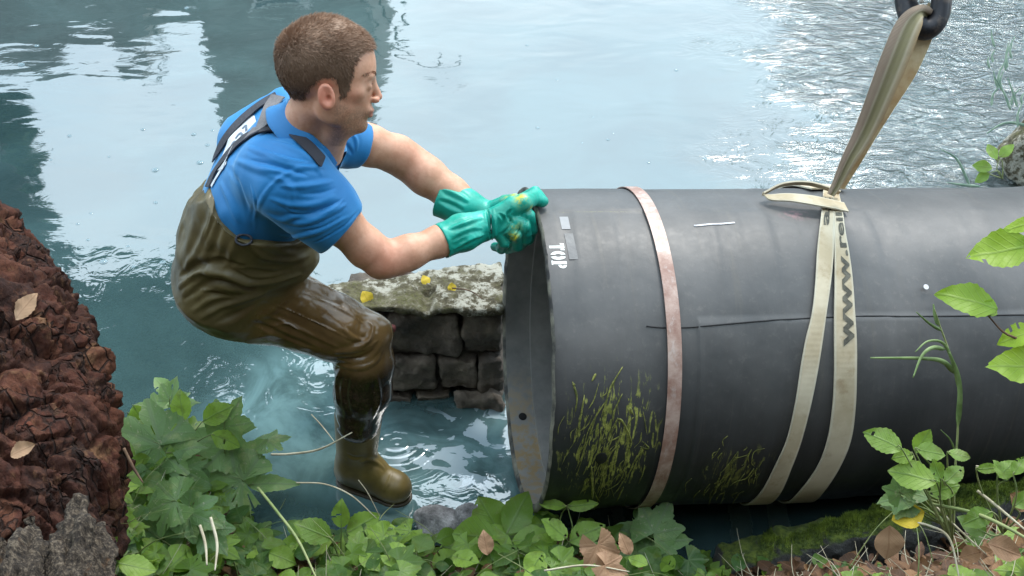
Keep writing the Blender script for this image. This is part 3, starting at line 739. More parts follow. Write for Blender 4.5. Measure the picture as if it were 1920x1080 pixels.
_, RC, RS = loop('pipe_loop', [(1561, 1571, 362), (1561, 1575, 380), (1562, 1580, 410), (1562, 1584, 440), (1563, 1591, 480), (1563, 1597, 530), (1562, 1601, 590), (1562, 1604, 640), (1562, 1604, 700), (1559, 1602, 760), (1550, 1594, 820), (1532, 1574, 870), (1500, 1545, 915), (1474, 1522, 938)], WEB, 2*math.pi-.3, tch+.02)
# slack tail of the sling folded on top of the pipe
q = [to_pipe(a_, 358) for a_ in (1548, 1500, 1450, 1418)]
C_ = catmull([cyl(q[0][0], .02, PR+.010), cyl(q[1][0], .00, PR+.022), cyl(q[2][0], -.04, PR+.024), cyl(q[3][0], -.08, PR+.016), cyl(q[3][0]-.012, -.12, PR+.018)], 50)
hw_ = np.interp(np.linspace(0, 1, 50), [0, .3, .7, 1], [.018, .020, .012, .006]); S_ = nrm(PN*.8-PU*.1)[None]*hw_[:, None]
V_, F_, uv_ = ribbon_data(C_, S_, .004, 5); mesh('slack_loop', V_, F_, WEB, sling, uv=uv_, sharp=40)
C_ = catmull([cyl(q[3][0]-.012, -.12, PR+.018), cyl(q[2][0], -.17, PR+.034), cyl(q[1][0], -.17, PR+.036), cyl(q[0][0], -.10, PR+.024)], 50)
S_ = np.tile(PU*.007+PN*.004, (50, 1)); V_, F_, uv_ = ribbon_data(C_, S_, .004, 5); mesh('slack_loop', V_, F_, WEB, sling, uv=uv_, sharp=40)
# printing on the wider band, running up it
def print_on(Cc, Sc, txt, v0, v1, glyph_h, parent, y0=-.72):
    L_ = np.concatenate([[0], np.cumsum(np.linalg.norm(np.diff(Cc, axis=0), axis=1))])
    V2, F2 = text_mesh(txt, True); V2[:, 0] -= V2[:, 0].min(); V2[:, 0] /= V2[:, 0].max()
    s_ = v0+(v1-v0)*V2[:, 0]; yy = y0+(V2[:, 1])*glyph_h          # cap height about .7
    out = []
    for s1, y1 in zip(s_, yy):
        k = np.interp(s1, L_, np.arange(len(L_))); i = int(min(k, len(L_)-2)); f_ = k-i
        c1 = Cc[i]*(1-f_)+Cc[i+1]*f_; sv = Sc[i]*(1-f_)+Sc[i+1]*f_; nn = np.cross(Cc[i+1]-Cc[i], sv); nn /= np.linalg.norm(nn)
        if nn@(c1-PE-PA*((c1-PE)@PA)) < 0: nn = -nn
        out.append(c1-sv*y1+nn*.0032)
    return mesh('printing', out, F2, INK, parent, False)
def arc_at(Cc, py):
    L_ = np.concatenate([[0], np.cumsum(np.linalg.norm(np.diff(Cc, axis=0), axis=1))])
    pr = [540-F*((c-CP)@UP)/((c-CP)@FW) for c in Cc[:90]]; return float(np.interp(py, pr, L_[:90]))
print_on(RC, RS, 'www.reil', arc_at(RC, 650), arc_at(RC, 400), 1.9, sling, -.70)
print_on(LC, LS, 'ag', arc_at(LC, 424), arc_at(LC, 372), 1.6, sling, -.2)
# ================================================================== hook
STEEL = Mat('dark_worn_steel', .45); v = STEEL.co(); a = STEEL.noise(v, 18, 5, .7); STEEL.set('Base Color', STEEL.mix(STEEL.g(a, .45, .7), (.018, .018, .022), (.10, .075, .06))); STEEL.set('Metallic', .5); STEEL.bump(a, .4, .004); STEEL = STEEL.m
hk = empty('crane_hook', P(1730, 40, 2.746), 'dark worn steel hook the cream sling hangs from', 'hook')
b = MB(); b.tube([P(1699, -140, 2.80), P(1698, -60, 2.80), P(1698, 0, 2.79), P(1712, 38, 2.756), P(1735, 55, 2.746), P(1757, 38, 2.746), P(1764, 0, 2.746), P(1763, -60, 2.746)], [.026, .026, .026, .028, .026, .024, .022, .02], 14, 50); b.build('hook_body', STEEL, hk)
b = MB(); b.tube([P(1722, 66, 2.798), P(1748, 58, 2.794), P(1770, 28, 2.784), P(1774, -20, 2.784), P(1768, -90, 2.784)], [.010, .014, .014, .013, .012], 12, 30); b.build('shackle', STEEL, hk)
b = MB(); b.tube([P(1727, -120, 2.708), P(1727, -40, 2.708), P(1728, 6, 2.718)], [.006, .006, .005], 8, 14); b.build('safety_latch', simple('bright_latch', (.4, .39, .36), (.6, .58, .54), .35), hk)
b = MB(); b.tube([P(1729, -30, 2.737), P(1729, -200, 2.737), P(1729, -900, 2.746)], [.03, .03, .03], 12, 10); b.build('shank', STEEL, hk)
# ================================================================== masonry wall
def rock_post(V, Q, amp, s, seed): 
    N_ = normals(V, Q); return V+N_*(amp*fbm(V, s, 5, seed, .6))[:, None]
m = Mat('lichen_coping', .95); v = m.co(); a = m.noise(v, 7, 7, .7); b_ = m.noise(v, 34, 7, .75); e = m.noise(v, 120, 4, .7)
c = m.ramp(b_, [(.28, (.026, .022, .012)), (.46, (.095, .080, .045)), (.60, (.21, .19, .13)), (.78, (.42, .41, .33))])
c = m.mix(m.math('MULTIPLY', m.g(a, .48, .62), m.g(e, .35, .6)), c, (.10, .095, .03)); c = m.mix(m.math('MULTIPLY', m.g(a, .52, .45), m.g(b_, .45, .55)), c, (.42, .40, .33))
m.set('Base Color', c); m.bump(m.math('ADD', b_, m.math('MULTIPLY', e, .4)), 1, .012); COPE = m.m
m = Mat('wet_dark_stone', .7); v = m.co(); a = m.noise(v, 9, 6, .65); b_ = m.noise(v, 45, 6, .75)
c = m.ramp(a, [(.3, (.042, .034, .027)), (.5, (.105, .082, .062)), (.7, (.22, .175, .13))]); c = m.mix(m.g(b_, .58, .75), c, (.17, .15, .12)); m.set('Base Color', c); m.bump(b_, 1, .010); STONE = m.m
wc = [on_z(610, 528, .344), on_z(944, 484, .344), on_z(946, 580, .344), on_z(622, 572, .344)]
wcen = sum(wc)/4; wroot = empty('masonry_wall', (wcen[0], wcen[1], -.1), 'low old stone wall with a crumbling lichen topped coping beside the pipe mouth', 'wall')
def slab(c4, z0, z1, name, mat, rr=.012, amp=.012, s=14, seed=1, h=.005, parent=wroot):
    c4 = np.array(c4)[:, :2]; ctr = c4.mean(0); ex = nrm(np.append((c4[1]+c4[2]-c4[0]-c4[3])/2, 0)); ey = np.cross([0, 0, 1], ex); ez = np.array([0, 0, 1.])
    # signed distance to the quad footprint by its four edges
    ed = []
    for i in range(4):
        a_, b_ = c4[i], c4[(i+1) % 4]; t_ = (b_-a_)/np.linalg.norm(b_-a_); n_ = np.array([t_[1], -t_[0]])
        if n_@(ctr-a_) > 0: n_ = -n_
        ed.append((a_, n_))
    def fn(p):
        d = None
        for a_, n_ in ed:
            e_ = (p[..., :2]-a_)@n_; d = e_ if d is None else smax(d, e_, rr)
        return smax(smax(d, p[..., 2]-z1, rr), z0-p[..., 2], rr)+.003
    lo = [c4[:, 0].min()-.03, c4[:, 1].min()-.03, z0-.03]; hi = [c4[:, 0].max()+.03, c4[:, 1].max()+.03, z1+.03]
    V, Q = sdf_mesh(name, fn, lo, hi, h, relax=2); return rock_post(V, Q, amp, s, seed), Q
V, Q = slab(wc, .312, .344, 'c', COPE, amp=.008, s=16, seed=2)
V[:, 2] -= .02*np.exp(-((V[:, 0]-on_z(800, 560, .344)[0])/.02)**2)*(V[:, 1] < wcen[1])
mesh('coping', V, Q, COPE, wroot)
fx = lambda px, z: on_y(px, 580, wc[3][1]+.012)[0]
yf, yb = min(wc[2][1], wc[3][1])+.006, max(wc[0][1], wc[1][1])-.02
b = MB()
xl, xr = on_y(640, 640, yf)[0], on_y(945, 640, yf)[0]
def blocks(z0, z1, cuts, seed, dy=0):
    xs = [xl]+[on_y(c_, 640, yf)[0] for c_ in cuts]+[xr]
    for i in range(len(xs)-1):
        g_ = .004; j = .008*math.sin(seed*7+i*3)
        V, Q = slab([(xs[i]+g_, yb, 0), (xs[i+1]-g_, yb, 0), (xs[i+1]-g_, yf+dy+j, 0), (xs[i]+g_, yf+dy-j, 0)], z0+.003, z1-.003, 'b', STONE, .008, .013, 12, seed+i, .006); b.add(V, Q)
blocks(.155, .312, [725, 864], 3, .014); blocks(.03, .152, [700, 818, 897], 9, -.004); blocks(-.2, .025, [770, 848], 15, -.015)
V, Q = slab([(on_y(848, 750, yf)[0], yf, 0), (xr, yf, 0), (xr, yf-.06, 0), (on_y(855, 750, yf)[0], yf-.05, 0)], -.1, .045, 'b', STONE, .02, .014, 18, 33, .006); b.add(V, Q)
V, Q = box(((xl+xr)/2+.01, (yf+yb)/2+.02, .05), ((xr-xl)/2-.03, (yb-yf)/2-.03, .21)); b.add(V, Q)
b.build('stone_courses', STONE, wroot)
b = MB(); V, Q = slab([(on_y(722, 590, yf)[0], yf-.004, 0), (on_y(742, 590, yf)[0], yf-.004, 0), (on_y(742, 590, yf)[0], yf-.02, 0), (on_y(722, 590, yf)[0], yf-.02, 0)], .26, .29, 'b', STONE, .006, .004, 40, 3, .003); b.add(V, Q); b.build('brick_chip', simple('red_chip', (.18, .04, .04), (.26, .08, .07), .8), wroot)

# ================================================================== stones, ledge and block
def boulder(name, c, r, label, mat, seed, amp=.18, h=.006, group=None, s=None, cat='stone'):
    c = np.array(c); r = np.array(r); cut = nrm(np.random.RandomState(seed).normal(size=(6, 3)))*1.0
    rs_ = np.random.RandomState(seed); pl_ = [nrm(rs_.normal(size=3)) for _ in range(9)]
    def fn(p):
        q_ = (p-c)/r; d = np.linalg.norm(q_, axis=-1)-1
        for n_ in pl_: d = smax(d, q_@n_-.72, .12)
        return d*min(r)
    V, Q = sdf_mesh(name, fn, c-r*1.1, c+r*1.1, h); V = rock_post(V, Q, amp*min(r), s or .6/min(r), seed)
    o_ = mesh(name, V, Q, mat); return tag(o_, label, cat, group)
m = Mat('pale_grey_rock', .9); v = m.co(); a = m.noise(v, 20, 7, .8); m.set('Base Color', m.ramp(a, [(.3, (.07, .065, .065)), (.5, (.22, .21, .21)), (.7, (.50, .48, .48))])); m.bump(a, 1, .012); ROCK = m.m
boulder('stone', on_z(822, 985, .02), (.075, .055, .05), 'pale jagged stone at the water edge below the boot toe', ROCK, 3)
boulder('stone', on_z(884, 985, .03), (.06, .055, .06), 'pale cracked stone at the water edge just left of the pipe mouth', ROCK, 8)
# mossy kerb stone bottom right
m = Mat('mossy_stone', .95); v = m.co(); a = m.noise(v, 8, 6, .7); b_ = m.noise(v, 60, 5, .7); N_ = m.N('ShaderNodeNewGeometry').outputs['Normal']; nz = m.N('ShaderNodeSeparateXYZ', {0: N_}).outputs[2]
c = m.ramp(a, [(.3, (.03, .028, .026)), (.6, (.075, .072, .068)), (.8, (.12, .115, .11))])
ms = m.math('MULTIPLY', m.g(m.math('ADD', nz, m.math('MULTIPLY', a, .5)), .75, 1.0), 1.0)
c = m.mix(ms, c, m.mix(m.g(b_, .35, .65), (.03, .05, .008), (.11, .14, .018))); m.set('Base Color', c); m.bump(m.math('ADD', a, b_), 1, .012); MOSSY = m.m
lp = [on_z(1395, 1022, .08), on_z(1490, 990, .13), on_z(1620, 960, .18), on_z(1760, 925, .22), on_z(2000, 880, .26)]
lrt = empty('kerb_stone', lp[2], 'long grey kerb stone with bright moss on its edge, lower right below the pipe', 'kerb stone')
Lc = catmull(lp, 24)
def fn(p):
    d = None
    for i in range(0, 23, 2):
        a_, b2 = Lc[i]-[0, .04, .07], Lc[i+1]-[0, .04, .07]
        q_ = p-(a_+b2)/2; e_ = smax(smax(np.abs(q_[..., 0])-.075, np.abs(q_[..., 1])-.045, .02), np.abs(q_[..., 2])-.075, .03); d = e_ if d is None else smin(d, e_, .02)
    return d
lo_ = Lc.min(0)-[.15, .35, .25]; hi_ = Lc.max(0)+[.15, .1, .1]
V, Q = sdf_mesh('l', fn, lo_, hi_, .007); V = rock_post(V, Q, .02, 7, 4); mesh('stone_body', V, Q, MOSSY, lrt); LB = bvh_of(V, Q)
# moss as short upright tufts
MOSS = Mat('moss_tufts', .9); v = MOSS.co(); MOSS.set('Base Color', MOSS.mix(MOSS.g(MOSS.noise(v, 30, 4), .3, .7), (.05, .085, .010), (.22, .29, .03))); MOSS = MOSS.m
rs = np.random.RandomState(9); pts = []
for k in range(26000):
    a_, c_ = rs.uniform(1380, 1920), 0; base = np.interp(a_, [1310, 1480, 1620, 1760, 2000], [1003, 985, 955, 925, 880]); c_ = base+abs(rs.normal(0, 20))-12
    if vnoise(np.array([a_/45, c_/30, 1.]), 3) < -.15+.5*(a_ < 1480): continue
    r_ = LB.ray_cast(Vector(CP), Vector(ray(a_, c_)))
    if r_[0] is not None and r_[1][2] > .1: pts.append(np.array(r_[0]))
pts = np.array(pts); n_ = len(pts); dr = rs.normal(0, .35, (n_, 3)); dr[:, 2] = 1; dr /= np.linalg.norm(dr, axis=1)[:, None]; hh = rs.uniform(.005, .014, (n_, 1)); sd_ = rs.normal(size=(n_, 3)); sd_[:, 2] = 0; sd_ /= np.linalg.norm(sd_, axis=1)[:, None]
V = np.stack([pts-sd_*.0016, pts+sd_*.0016, pts+dr*hh], 1).reshape(-1, 3); o = mesh('moss', V, np.arange(n_*3).reshape(-1, 3), MOSS, lrt, False); tag(o, kind='stuff')
# block at the right edge, beyond the pipe
q = on_z(1925, 345, .0); boulder('concrete_block', q+np.array([.12, .05, .12]), (.30, .16, .26), 'rough grey brown block at the right edge behind the pipe', COPE, 21, .10, .008, s=9, cat='block')

# ================================================================== rotten stump
SP = [P(-190, 470, 2.70), P(-115, 590, 2.62), P(-72, 700, 2.55), P(-60, 800, 2.50), P(-48, 920, 2.45), P(-50, 1030, 2.40), P(-80, 1200, 2.35)]; SRr = [.185, .235, .270, .280, .285, .270, .28]
def sfn(p):
    d = chain(p, SP, SRr, .06); d = smin(d, cone(p, P(-55, 430, 2.66), P(-70, 520, 2.60), .07, .09), .02); return d
V, Q = sdf_mesh('s', sfn, np.min(SP, 0)-.42, np.max(SP, 0)+.42, .006, relax=1)
def stump_disp(V, Q):
    N_ = normals(V, Q); W_ = V+.030*np.stack([fbm(V, 5, 3, s_) for s_ in (1, 2, 3)], -1)
    big_ = .030*fbm(V, 3.2, 3, 5)
    b1, c1 = cells(W_*np.array([12, 12, 5.]), 3); b2, c2 = cells(W_*np.array([33, 33, 20.]), 7)
    crack1 = 1-sstep(.0, .11, b1); crack2 = (1-sstep(.0, .16, b2))*sstep(-.35, .2, fbm(V, 7, 2, 31))
    hi_ = sstep(.93, 1.06, V[:, 2]+.08*fbm(V, 5, 2, 8))
    ax = nrm(np.array([.75, .1, -.65])); L_ = V-np.outer(V@ax, ax)*.88
    fib = fbm(L_, 26, 4, 12); vf = fbm((V+.02*np.stack([fbm(V, 4, 2, s_) for s_ in (4, 5, 6)], -1))*[1, 1, .10], 30, 5, 44, .6)
    blocky = .006*c1-.022*crack1+.003*c2-.009*crack2+.015*vf-.022*sstep(.25, .6, fbm(V*[1, 1, 2.2], 6, 3, 51))
    holes = -.035*sstep(.42, .62, fbm(V, 5, 2, 21))
    d = big_+(1-hi_)*blocky+hi_*(.016*fib-.010*crack1)+holes+.0035*fbm(V, 30, 4, 4)
    d = d+.010*sstep(.2, .5, fbm(V*[1, 1, .3], 18, 3, 61))
    return V+N_*d[:, None], np.clip(hi_, 0, 1), c1*.6+c2*.4
V, crk, cv = stump_disp(V, Q)
m = Mat('rotten_red_wood', .85); v = m.co(); a = m.noise(v, 6, 6, .65); b_ = m.noise(v, 50, 6, .75); st = m.noise(m.N('ShaderNodeMapping', {'Vector': v, 'Scale': (55, 55, 5)}).outputs[0], 1.0, 5, .7)
c = m.ramp(m.attr('cell'), [(0, (.014, .005, .003)), (.35, (.038, .011, .006)), (.65, (.075, .021, .011)), (1, (.125, .045, .022))])
c = m.mix(m.g(b_, .45, .75), c, (.11, .045, .024)); c = m.mix(m.math('MULTIPLY', m.g(st, .58, .72), .7), c, (.22, .11, .055)); c = m.mix(m.math('MULTIPLY', m.g(st, .45, .30), .6), c, (.025, .012, .010)); c = m.mix(m.math('MULTIPLY', m.g(a, .60, .68), .7), c, (.20, .105, .05)); c = m.mix(m.math('MULTIPLY', m.g(m.noise(v, 3.1, 3, .5), .60, .66), .85), c, (.26, .055, .025))
m.set('Base Color', c); m.set('Roughness', m.math('MULTIPLY_ADD', b_, .4, .62)); m.b.inputs['Specular IOR Level'].default_value = .3; wv_ = m.N('ShaderNodeVectorMath', {0: v, 1: m.N('ShaderNodeVectorMath', {0: m.N('ShaderNodeTexNoise', {'Vector': v, 'Scale': 14.0}).outputs[1], 1: (.02, .02, .02)}, operation='MULTIPLY').outputs[0]}, operation='ADD').outputs[0]
def vor(sc, w_):  
    n = m.N('ShaderNodeTexVoronoi', {'Vector': m.N('ShaderNodeMapping', {'Vector': wv_, 'Scale': (sc, sc, sc*.5)}).outputs[0], 'Scale': 1.0}, feature='DISTANCE_TO_EDGE'); return m.g(n.outputs['Distance'], 0.0, w_)
k1, k2 = vor(27, .07), vor(52, .09)
gate = m.g(m.noise(v, 8, 3, .5), .42, .55); k1 = m.math('MAXIMUM', k1, m.math('SUBTRACT', 1, m.math('MULTIPLY', gate, m.math('SUBTRACT', 1, m.attr('crk')))))
m.set('Base Color', m.mix(m.math('MULTIPLY', m.math('SUBTRACT', 1, m.math('MULTIPLY', k1, m.math('MULTIPLY_ADD', k2, .35, .65))), .9), c, (.020, .009, .006)))
m.bump(m.math('ADD', m.math('ADD', m.math('MULTIPLY', b_, .8), m.math('MULTIPLY', st, .8)), m.math('MULTIPLY', k1, 1.2)), 1.0, .008); STUMP = m.m
sroot = empty('tree_stump', SP[-1], 'rotten red brown tree stump cracked into blocks at the left edge', 'stump')
mesh('rotten_wood', V, Q, STUMP, sroot, col={'crk': crk, 'cell': cv*.5+.5})
# grey splintered roots at its foot
m = Mat('grey_split_root', .9); v = m.co(); st = m.noise(m.N('ShaderNodeMapping', {'Vector': v, 'Scale': (70, 70, 6), 'Rotation': (.3, .2, 0)}).outputs[0], 2.0, 6, .7); a = m.noise(v, 12, 5, .7)
c = m.ramp(st, [(.35, (.016, .011, .008)), (.5, (.07, .05, .035)), (.66, (.26, .20, .14))]); c = m.mix(m.g(a, .58, .7), c, (.20, .095, .04)); m.set('Base Color', c); m.bump(st, 1, .016); ROOT = m.m
def root_geo(L, r_, seed):
    f_ = lambda p: chain(p, L, r_, .02)
    V, Q = sdf_mesh('r', f_, np.min(L, 0)-max(r_)-.02, np.max(L, 0)+max(r_)+.02, .006); N_ = normals(V, Q)
    ax = nrm(np.array(L[-1])-np.array(L[0])); W_ = V-np.outer(V@ax, ax)*.85
    return V+N_*(.016*fbm(W_, 40, 4, seed, .65)+.008*fbm(V, 12, 3, seed+5))[:, None], Q
for i, (L, r_) in enumerate([([P(62, 965, 2.09), P(52, 1030, 2.05), P(30, 1100, 2.02), P(10, 1180, 2.0)], [.010, .030, .040, .05]), ([P(152, 938, 2.13), P(148, 1000, 2.10), P(150, 1060, 2.08), P(140, 1150, 2.04)], [.008, .024, .032, .04]), ([P(96, 1010, 2.09), P(104, 1060, 2.06), P(100, 1140, 2.03)], [.010, .026, .04]),
                              ([P(192, 985, 2.14), P(186, 1050, 2.12), P(176, 1130, 2.08)], [.006, .020, .03]), ([P(6, 1010, 2.05), P(-10, 1080, 2.02), P(-20, 1160, 2.0)], [.012, .03, .05])]):
    V, Q = root_geo(L, r_, 20+i); mesh('split_root', V, Q, ROOT, sroot)
BV_ST = None
# ================================================================== the man
def cv(x, y, d): return RT*x+UP*y+FW*d
HC = P(616, 141, 2.50)
HF = nrm(cv(.975, -.06, .20)); HU = cv(.05, .955, -.28); HU = nrm(HU-HF*(HU@HF)); HL = np.cross(HU, HF)
if HL@FW < 0: HL = -HL
HM = np.stack([HF, HL, HU])                      # rows: forward, away, up
def hl(x, y, z): return HC+HF*x+HL*y+HU*z
def head(p):
    q = (p-HC)@HM.T; qa = q.copy(); qa[..., 1] = np.abs(q[..., 1])
    E_ = lambda c, r: ell(qa, c, r)
    d = ell(q, (-.006, 0, .037), (.098, .076, .083))
    d = smin(d, ell(q, (-.038, 0, .014), (.068, .067, .070)), .03)
    d = smin(d, ell(q, (.030, 0, .0), (.066, .064, .080)), .03)
    d = smin(d, ell(q, (.040, 0, -.060), (.050, .046, .050)), .025)           # lower face
    d = smin(d, E_((.012, .048, -.065), (.036, .016, .034)), .02)              # jaw angle
    d = smin(d, cone(q, (.030, 0, -.098), (.073, 0, -.100), .022, .018), .022) # chin
    d = smin(d, E_((.052, .043, -.026), (.022, .020, .016)), .018)             # cheekbone
    d = smin(d, E_((.083, .022, .010), (.011, .022, .008)), .010)              # brow
    d = smax(d, -E_((.102, .030, -.009), (.013, .016, .010)), .012)            # eye socket
    d = smin(d, E_((.0795, .031, -.011), (.0125, .0135, .0125)), .003)           # lids over the eyeball
    d = smin(d, cone(q, (.091, 0, .000), (.109, 0, -.035), .0075, .0088), .009)  # nose ridge
    d = smin(d, E_((.102, .011, -.042), (.010, .0065, .007)), .005)
    d = smax(d, -E_((.106, .0065, -.050), (.005, .003, .004)), .002)
    d = smin(d, ell(q, (.082, 0, -.066), (.018, .025, .015)), .012)
    d = smin(d, ell(q, (.0968, 0, -.0655), (.0060, .020, .0045)), .004)
    d = smin(d, ell(q, (.0945, 0, -.0765), (.0070, .018, .0055)), .004)
    d = smax(d, -ell(q, (.107, 0, -.0706), (.0105, .022, .0012)), .0015)
    d = smax(d, -ell(q, (.099, 0, -.088), (.008, .016, .005)), .008)           # below the lip
    # ears
    er = np.array([[.96, .10, .25], [-.12, .985, .06], [-.25, -.09, .96]])
    e = qa-np.array([-.004, .0815, -.036]); e = e@er.T; z0 = np.zeros(3)
    ear = ell(e, z0, (.0180, .0078, .0285)); ear = smin(ear, ell(e, (-.004, -.006, -.002), (.012, .010, .022)), .006)
    ear = smax(ear, -ell(e, (.0025, .0095, .001), (.0135, .0085, .0230)), .002)
    ear = smin(ear, ell(e, (.009, .001, -.004), (.0040, .0055, .008)), .003)
    ear = smin(ear, ell(e, (-.006, .001, .006), (.0035, .0040, .012)), .002)
    ear = smax(ear, -ell(e, (.004, .005, -.004), (.0060, .009, .0075)), .002)
    return smin(d, ear, .005)
# torso as a loft of ellipses: centre (px, py, depth), front-back and side half widths
ST = [((450, 575, 2.96), .075, .11), ((434, 530, 2.94), .118, .160), ((455, 475, 2.90), .138, .160), ((478, 412, 2.84), .132, .170),
      ((505, 352, 2.78), .130, .185), ((535, 300, 2.72), .115, .185), ((553, 262, 2.68), .085, .150), ((570, 232, 2.64), .058, .075)]
SC_ = np.array([P(*s[0]) for s in ST]); TAX = nrm(SC_[-1]-SC_[0])
SHR, SHL = P(538, 326, 2.55), P(592, 246, 2.84)
TLA = SHL-SHR; TLA = nrm(TLA-TAX*(TLA@TAX)); TFR = np.cross(TLA, TAX)
if TFR[0] < 0: TFR = -TFR
TW = (SC_-SC_[0])@TAX; TO = np.stack([(SC_-SC_[0])@TFR, (SC_-SC_[0])@TLA], 1); SA = np.array([s[1] for s in ST]); SB = np.array([s[2] for s in ST])
def tcoord(p): q = p-SC_[0]; return q@TFR, q@TLA, q@TAX
def torso(p, add=0.0):
    u, l, w_ = tcoord(p); wc_ = np.clip(w_, TW[0], TW[-1])
    a_ = np.interp(wc_, TW, SA)+add; b_ = np.interp(wc_, TW, SB)+add; uo = u-np.interp(wc_, TW, TO[:, 0]); lo_ = l-np.interp(wc_, TW, TO[:, 1])
    k0 = np.sqrt((uo/a_)**2+(lo_/b_)**2); k1 = np.sqrt((uo/a_**2)**2+(lo_/b_**2)**2)
    ds = k0*(k0-1)/np.maximum(k1, 1e-4); de = np.abs(w_-wc_)
    return np.where(de > 0, np.sqrt(np.maximum(ds, 0)**2+de**2)*1.0+np.minimum(ds, 0)*0, ds)
ELR, WRR = P(722, 486, 2.67), P(918, 420, 2.775)
ELL, WRL = P(772, 308, 2.95), P(905, 402, 2.94)
RARM = ([SHR, P(630, 410, 2.60), P(688, 466, 2.65), ELR, P(765, 474, 2.69), P(825, 452, 2.725), WRR], [.060, .048, .042, .035, .037, .0335, .028])
LARM = ([SHL, P(690, 272, 2.89), P(745, 290, 2.93), ELL, P(800, 330, 2.95), P(845, 362, 2.95), WRL], [.060, .048, .045, .043, .046, .040, .030])
def legs(p, add=0):
    d = chain(p, [P(425, 555, 2.93), P(560, 590, 2.97), P(684, 638, 3.0), P(680, 740, 3.09), on_z(668, 862, .09)], [.10+add, .08+add, .056+add, .054+add, .04+add], .03)
    return smin(d, chain(p, [P(440, 530, 3.1), P(560, 590, 3.16), P(668, 640, 3.2), P(668, 740, 3.28), P(660, 860, 3.42)], [.10+add, .075+add, .05+add, .05+add, .04+add], .03), .02)
NB0, NB1 = P(560, 262, 2.62), P(594, 195, 2.53)
def body(p):
    d = head(p)
    d = smin(d, cone(p, NB0, NB1, .060, .054), .022)
    d = smin(d, cone(p, P(640, 228, 2.52), P(610, 285, 2.60), .022, .040), .03)      # throat
    d = smin(d, torso(p, -.02), .03)
    d = smin(d, chain(p, *RARM, .025), .03); d = smin(d, chain(p, *LARM, .025), .03)
    d = smin(d, cone(p, P(712, 494, 2.665), P(745, 488, 2.68), .035, .034), .015)      # point of the elbow
    return smin(d, legs(p, -.015), .03)
lo, hi = SC_.min(0)-.32, SC_.max(0)+.3
allp = np.array([HC, WRR, WRL, ELR, on_z(668, 862, .0), P(660, 860, 3.42), SC_[1]]); lo = allp.min(0)-.22; hi = allp.max(0)+.20
V, Q = sdf_mesh('b', body, lo, hi, .003, relax=1)
q = (V-HC)@HM.T
stub = sstep(.03, -.02, q[:, 2])*sstep(-.075, -.055, q[:, 2]*0+q[:, 0]-.02)*sstep(-.125, -.11, q[:, 2]*1.0)*(np.abs(q[:, 1]) < .09)
jaw = sstep(-.045, -.075, q[:, 2])*sstep(.01, .03, q[:, 0])*sstep(-.14, -.11, q[:, 2]); side = sstep(-.03, -.06, q[:, 2])*sstep(.0, .025, q[:, 0])*sstep(.05, .035, q[:, 0])
st_ = np.clip(jaw+side*.8, 0, 1)*(q[:, 2] > -.15)*(1-sstep(.03, .0, np.abs(q[:, 2]+.070)-.008*0)*(q[:, 0] > .094)*(np.abs(q[:, 1]) < .022))
lips = np.exp(-((q[:, 2]+.071)/.009)**2)*(q[:, 0] > .091)*(np.abs(q[:, 1]) < .022)
earm = np.exp(-(((q[:, 0]+.006)/.024)**2+((q[:, 2]+.036)/.036)**2)**2)*(np.abs(q[:, 1]) > .068)
elb = np.exp(-(np.linalg.norm(V-P(720, 495, 2.64), axis=1)/.06)**2)+.5*np.exp(-(np.linalg.norm(V-P(770, 295, 2.9), axis=1)/.05)**2)
nose = np.exp(-((q[:, 0]-.117)**2+(q[:, 2]+.040)**2)/.018**2)
red = np.clip(earm*.9+elb*.5+nose*.5+.35*np.exp(-((q[:, 0]-.055)**2+(q[:, 2]+.035)**2)/.025**2)*(q[:, 0] > 0), 0, 1)
m = Mat('skin', .48); v = m.co(); n1 = m.noise(v, 34, 6, .7); n2 = m.noise(v, 240, 4, .7)
c = m.mix(m.g(n1, .36, .64), (.56, .28, .17), (.66, .36, .235)); c = m.mix(m.math('MULTIPLY', m.attr('red'), .7), c, (.58, .16, .10))
c = m.mix(m.math('MULTIPLY', m.attr('lips'), .65), c, (.42, .13, .11))
sb = m.math('MULTIPLY', m.attr('stubble'), m.math('MULTIPLY_ADD', m.g(n2, .35, .6), .36, .20)); c = m.mix(sb, c, (.15, .085, .05))
m.set('Base Color', c); m.b.inputs['Subsurface Weight'].default_value = .18; m.b.inputs['Subsurface Radius'].default_value = (.012, .005, .003); m.b.inputs['Subsurface Scale'].default_value = .6
m.bump(m.math('ADD', n2, m.math('MULTIPLY', m.noise(v, 520, 3, .6), .6)), .28, .0014); SKIN = m.m
person = mesh('person', V, Q, SKIN, None, col={'stubble': st_, 'lips': lips, 'red': red})
tag(person, 'man in blue polo shirt and olive waders bending to grip the pipe with green gloves', 'person')
BODY = bvh_of(V, Q)
# hair -------------------------------------------------------------
HP = [(.104, .068), (.084, .068), (.060, .058), (.050, .034), (.047, .008), (.043, -.018), (.036, -.038), (.022, -.036), (.019, -.014), (.010, .000), (-.010, .000), (-.028, -.010), (-.040, -.030), (-.050, -.050), (-.074, -.054), (-.13, -.046), (-.2, .2), (.2, .2), (.2, .085)]
def inpoly(x, z, poly):
    c_ = np.zeros(x.shape, bool); n = len(poly)
    for i in range(n):
        x1, z1 = poly[i]; x2, z2 = poly[(i+1) % n]
        k = ((z1 > z) != (z2 > z)) & (x < (x2-x1)*(z-z1)/((z2-z1)+1e-12)+x1); c_ ^= k
    return c_
near_ear = (((q[:, 0]+.004)/.024)**2+((q[:, 2]+.036)/.036)**2 < 1)
jit = .0045*vnoise(V*130, 3)
hm = inpoly(q[:, 0]+jit, q[:, 2]+jit, HP) & ~near_ear & (np.abs(q[:, 0]) < .2) & (q[:, 2] > -.09) & (np.linalg.norm(q, axis=1) < .17)
Nn = normals(V, Q); hf = hm[Q].all(1); ids = np.unique(Q[hf]); remap = -np.ones(len(V), int); remap[ids] = np.arange(len(ids))
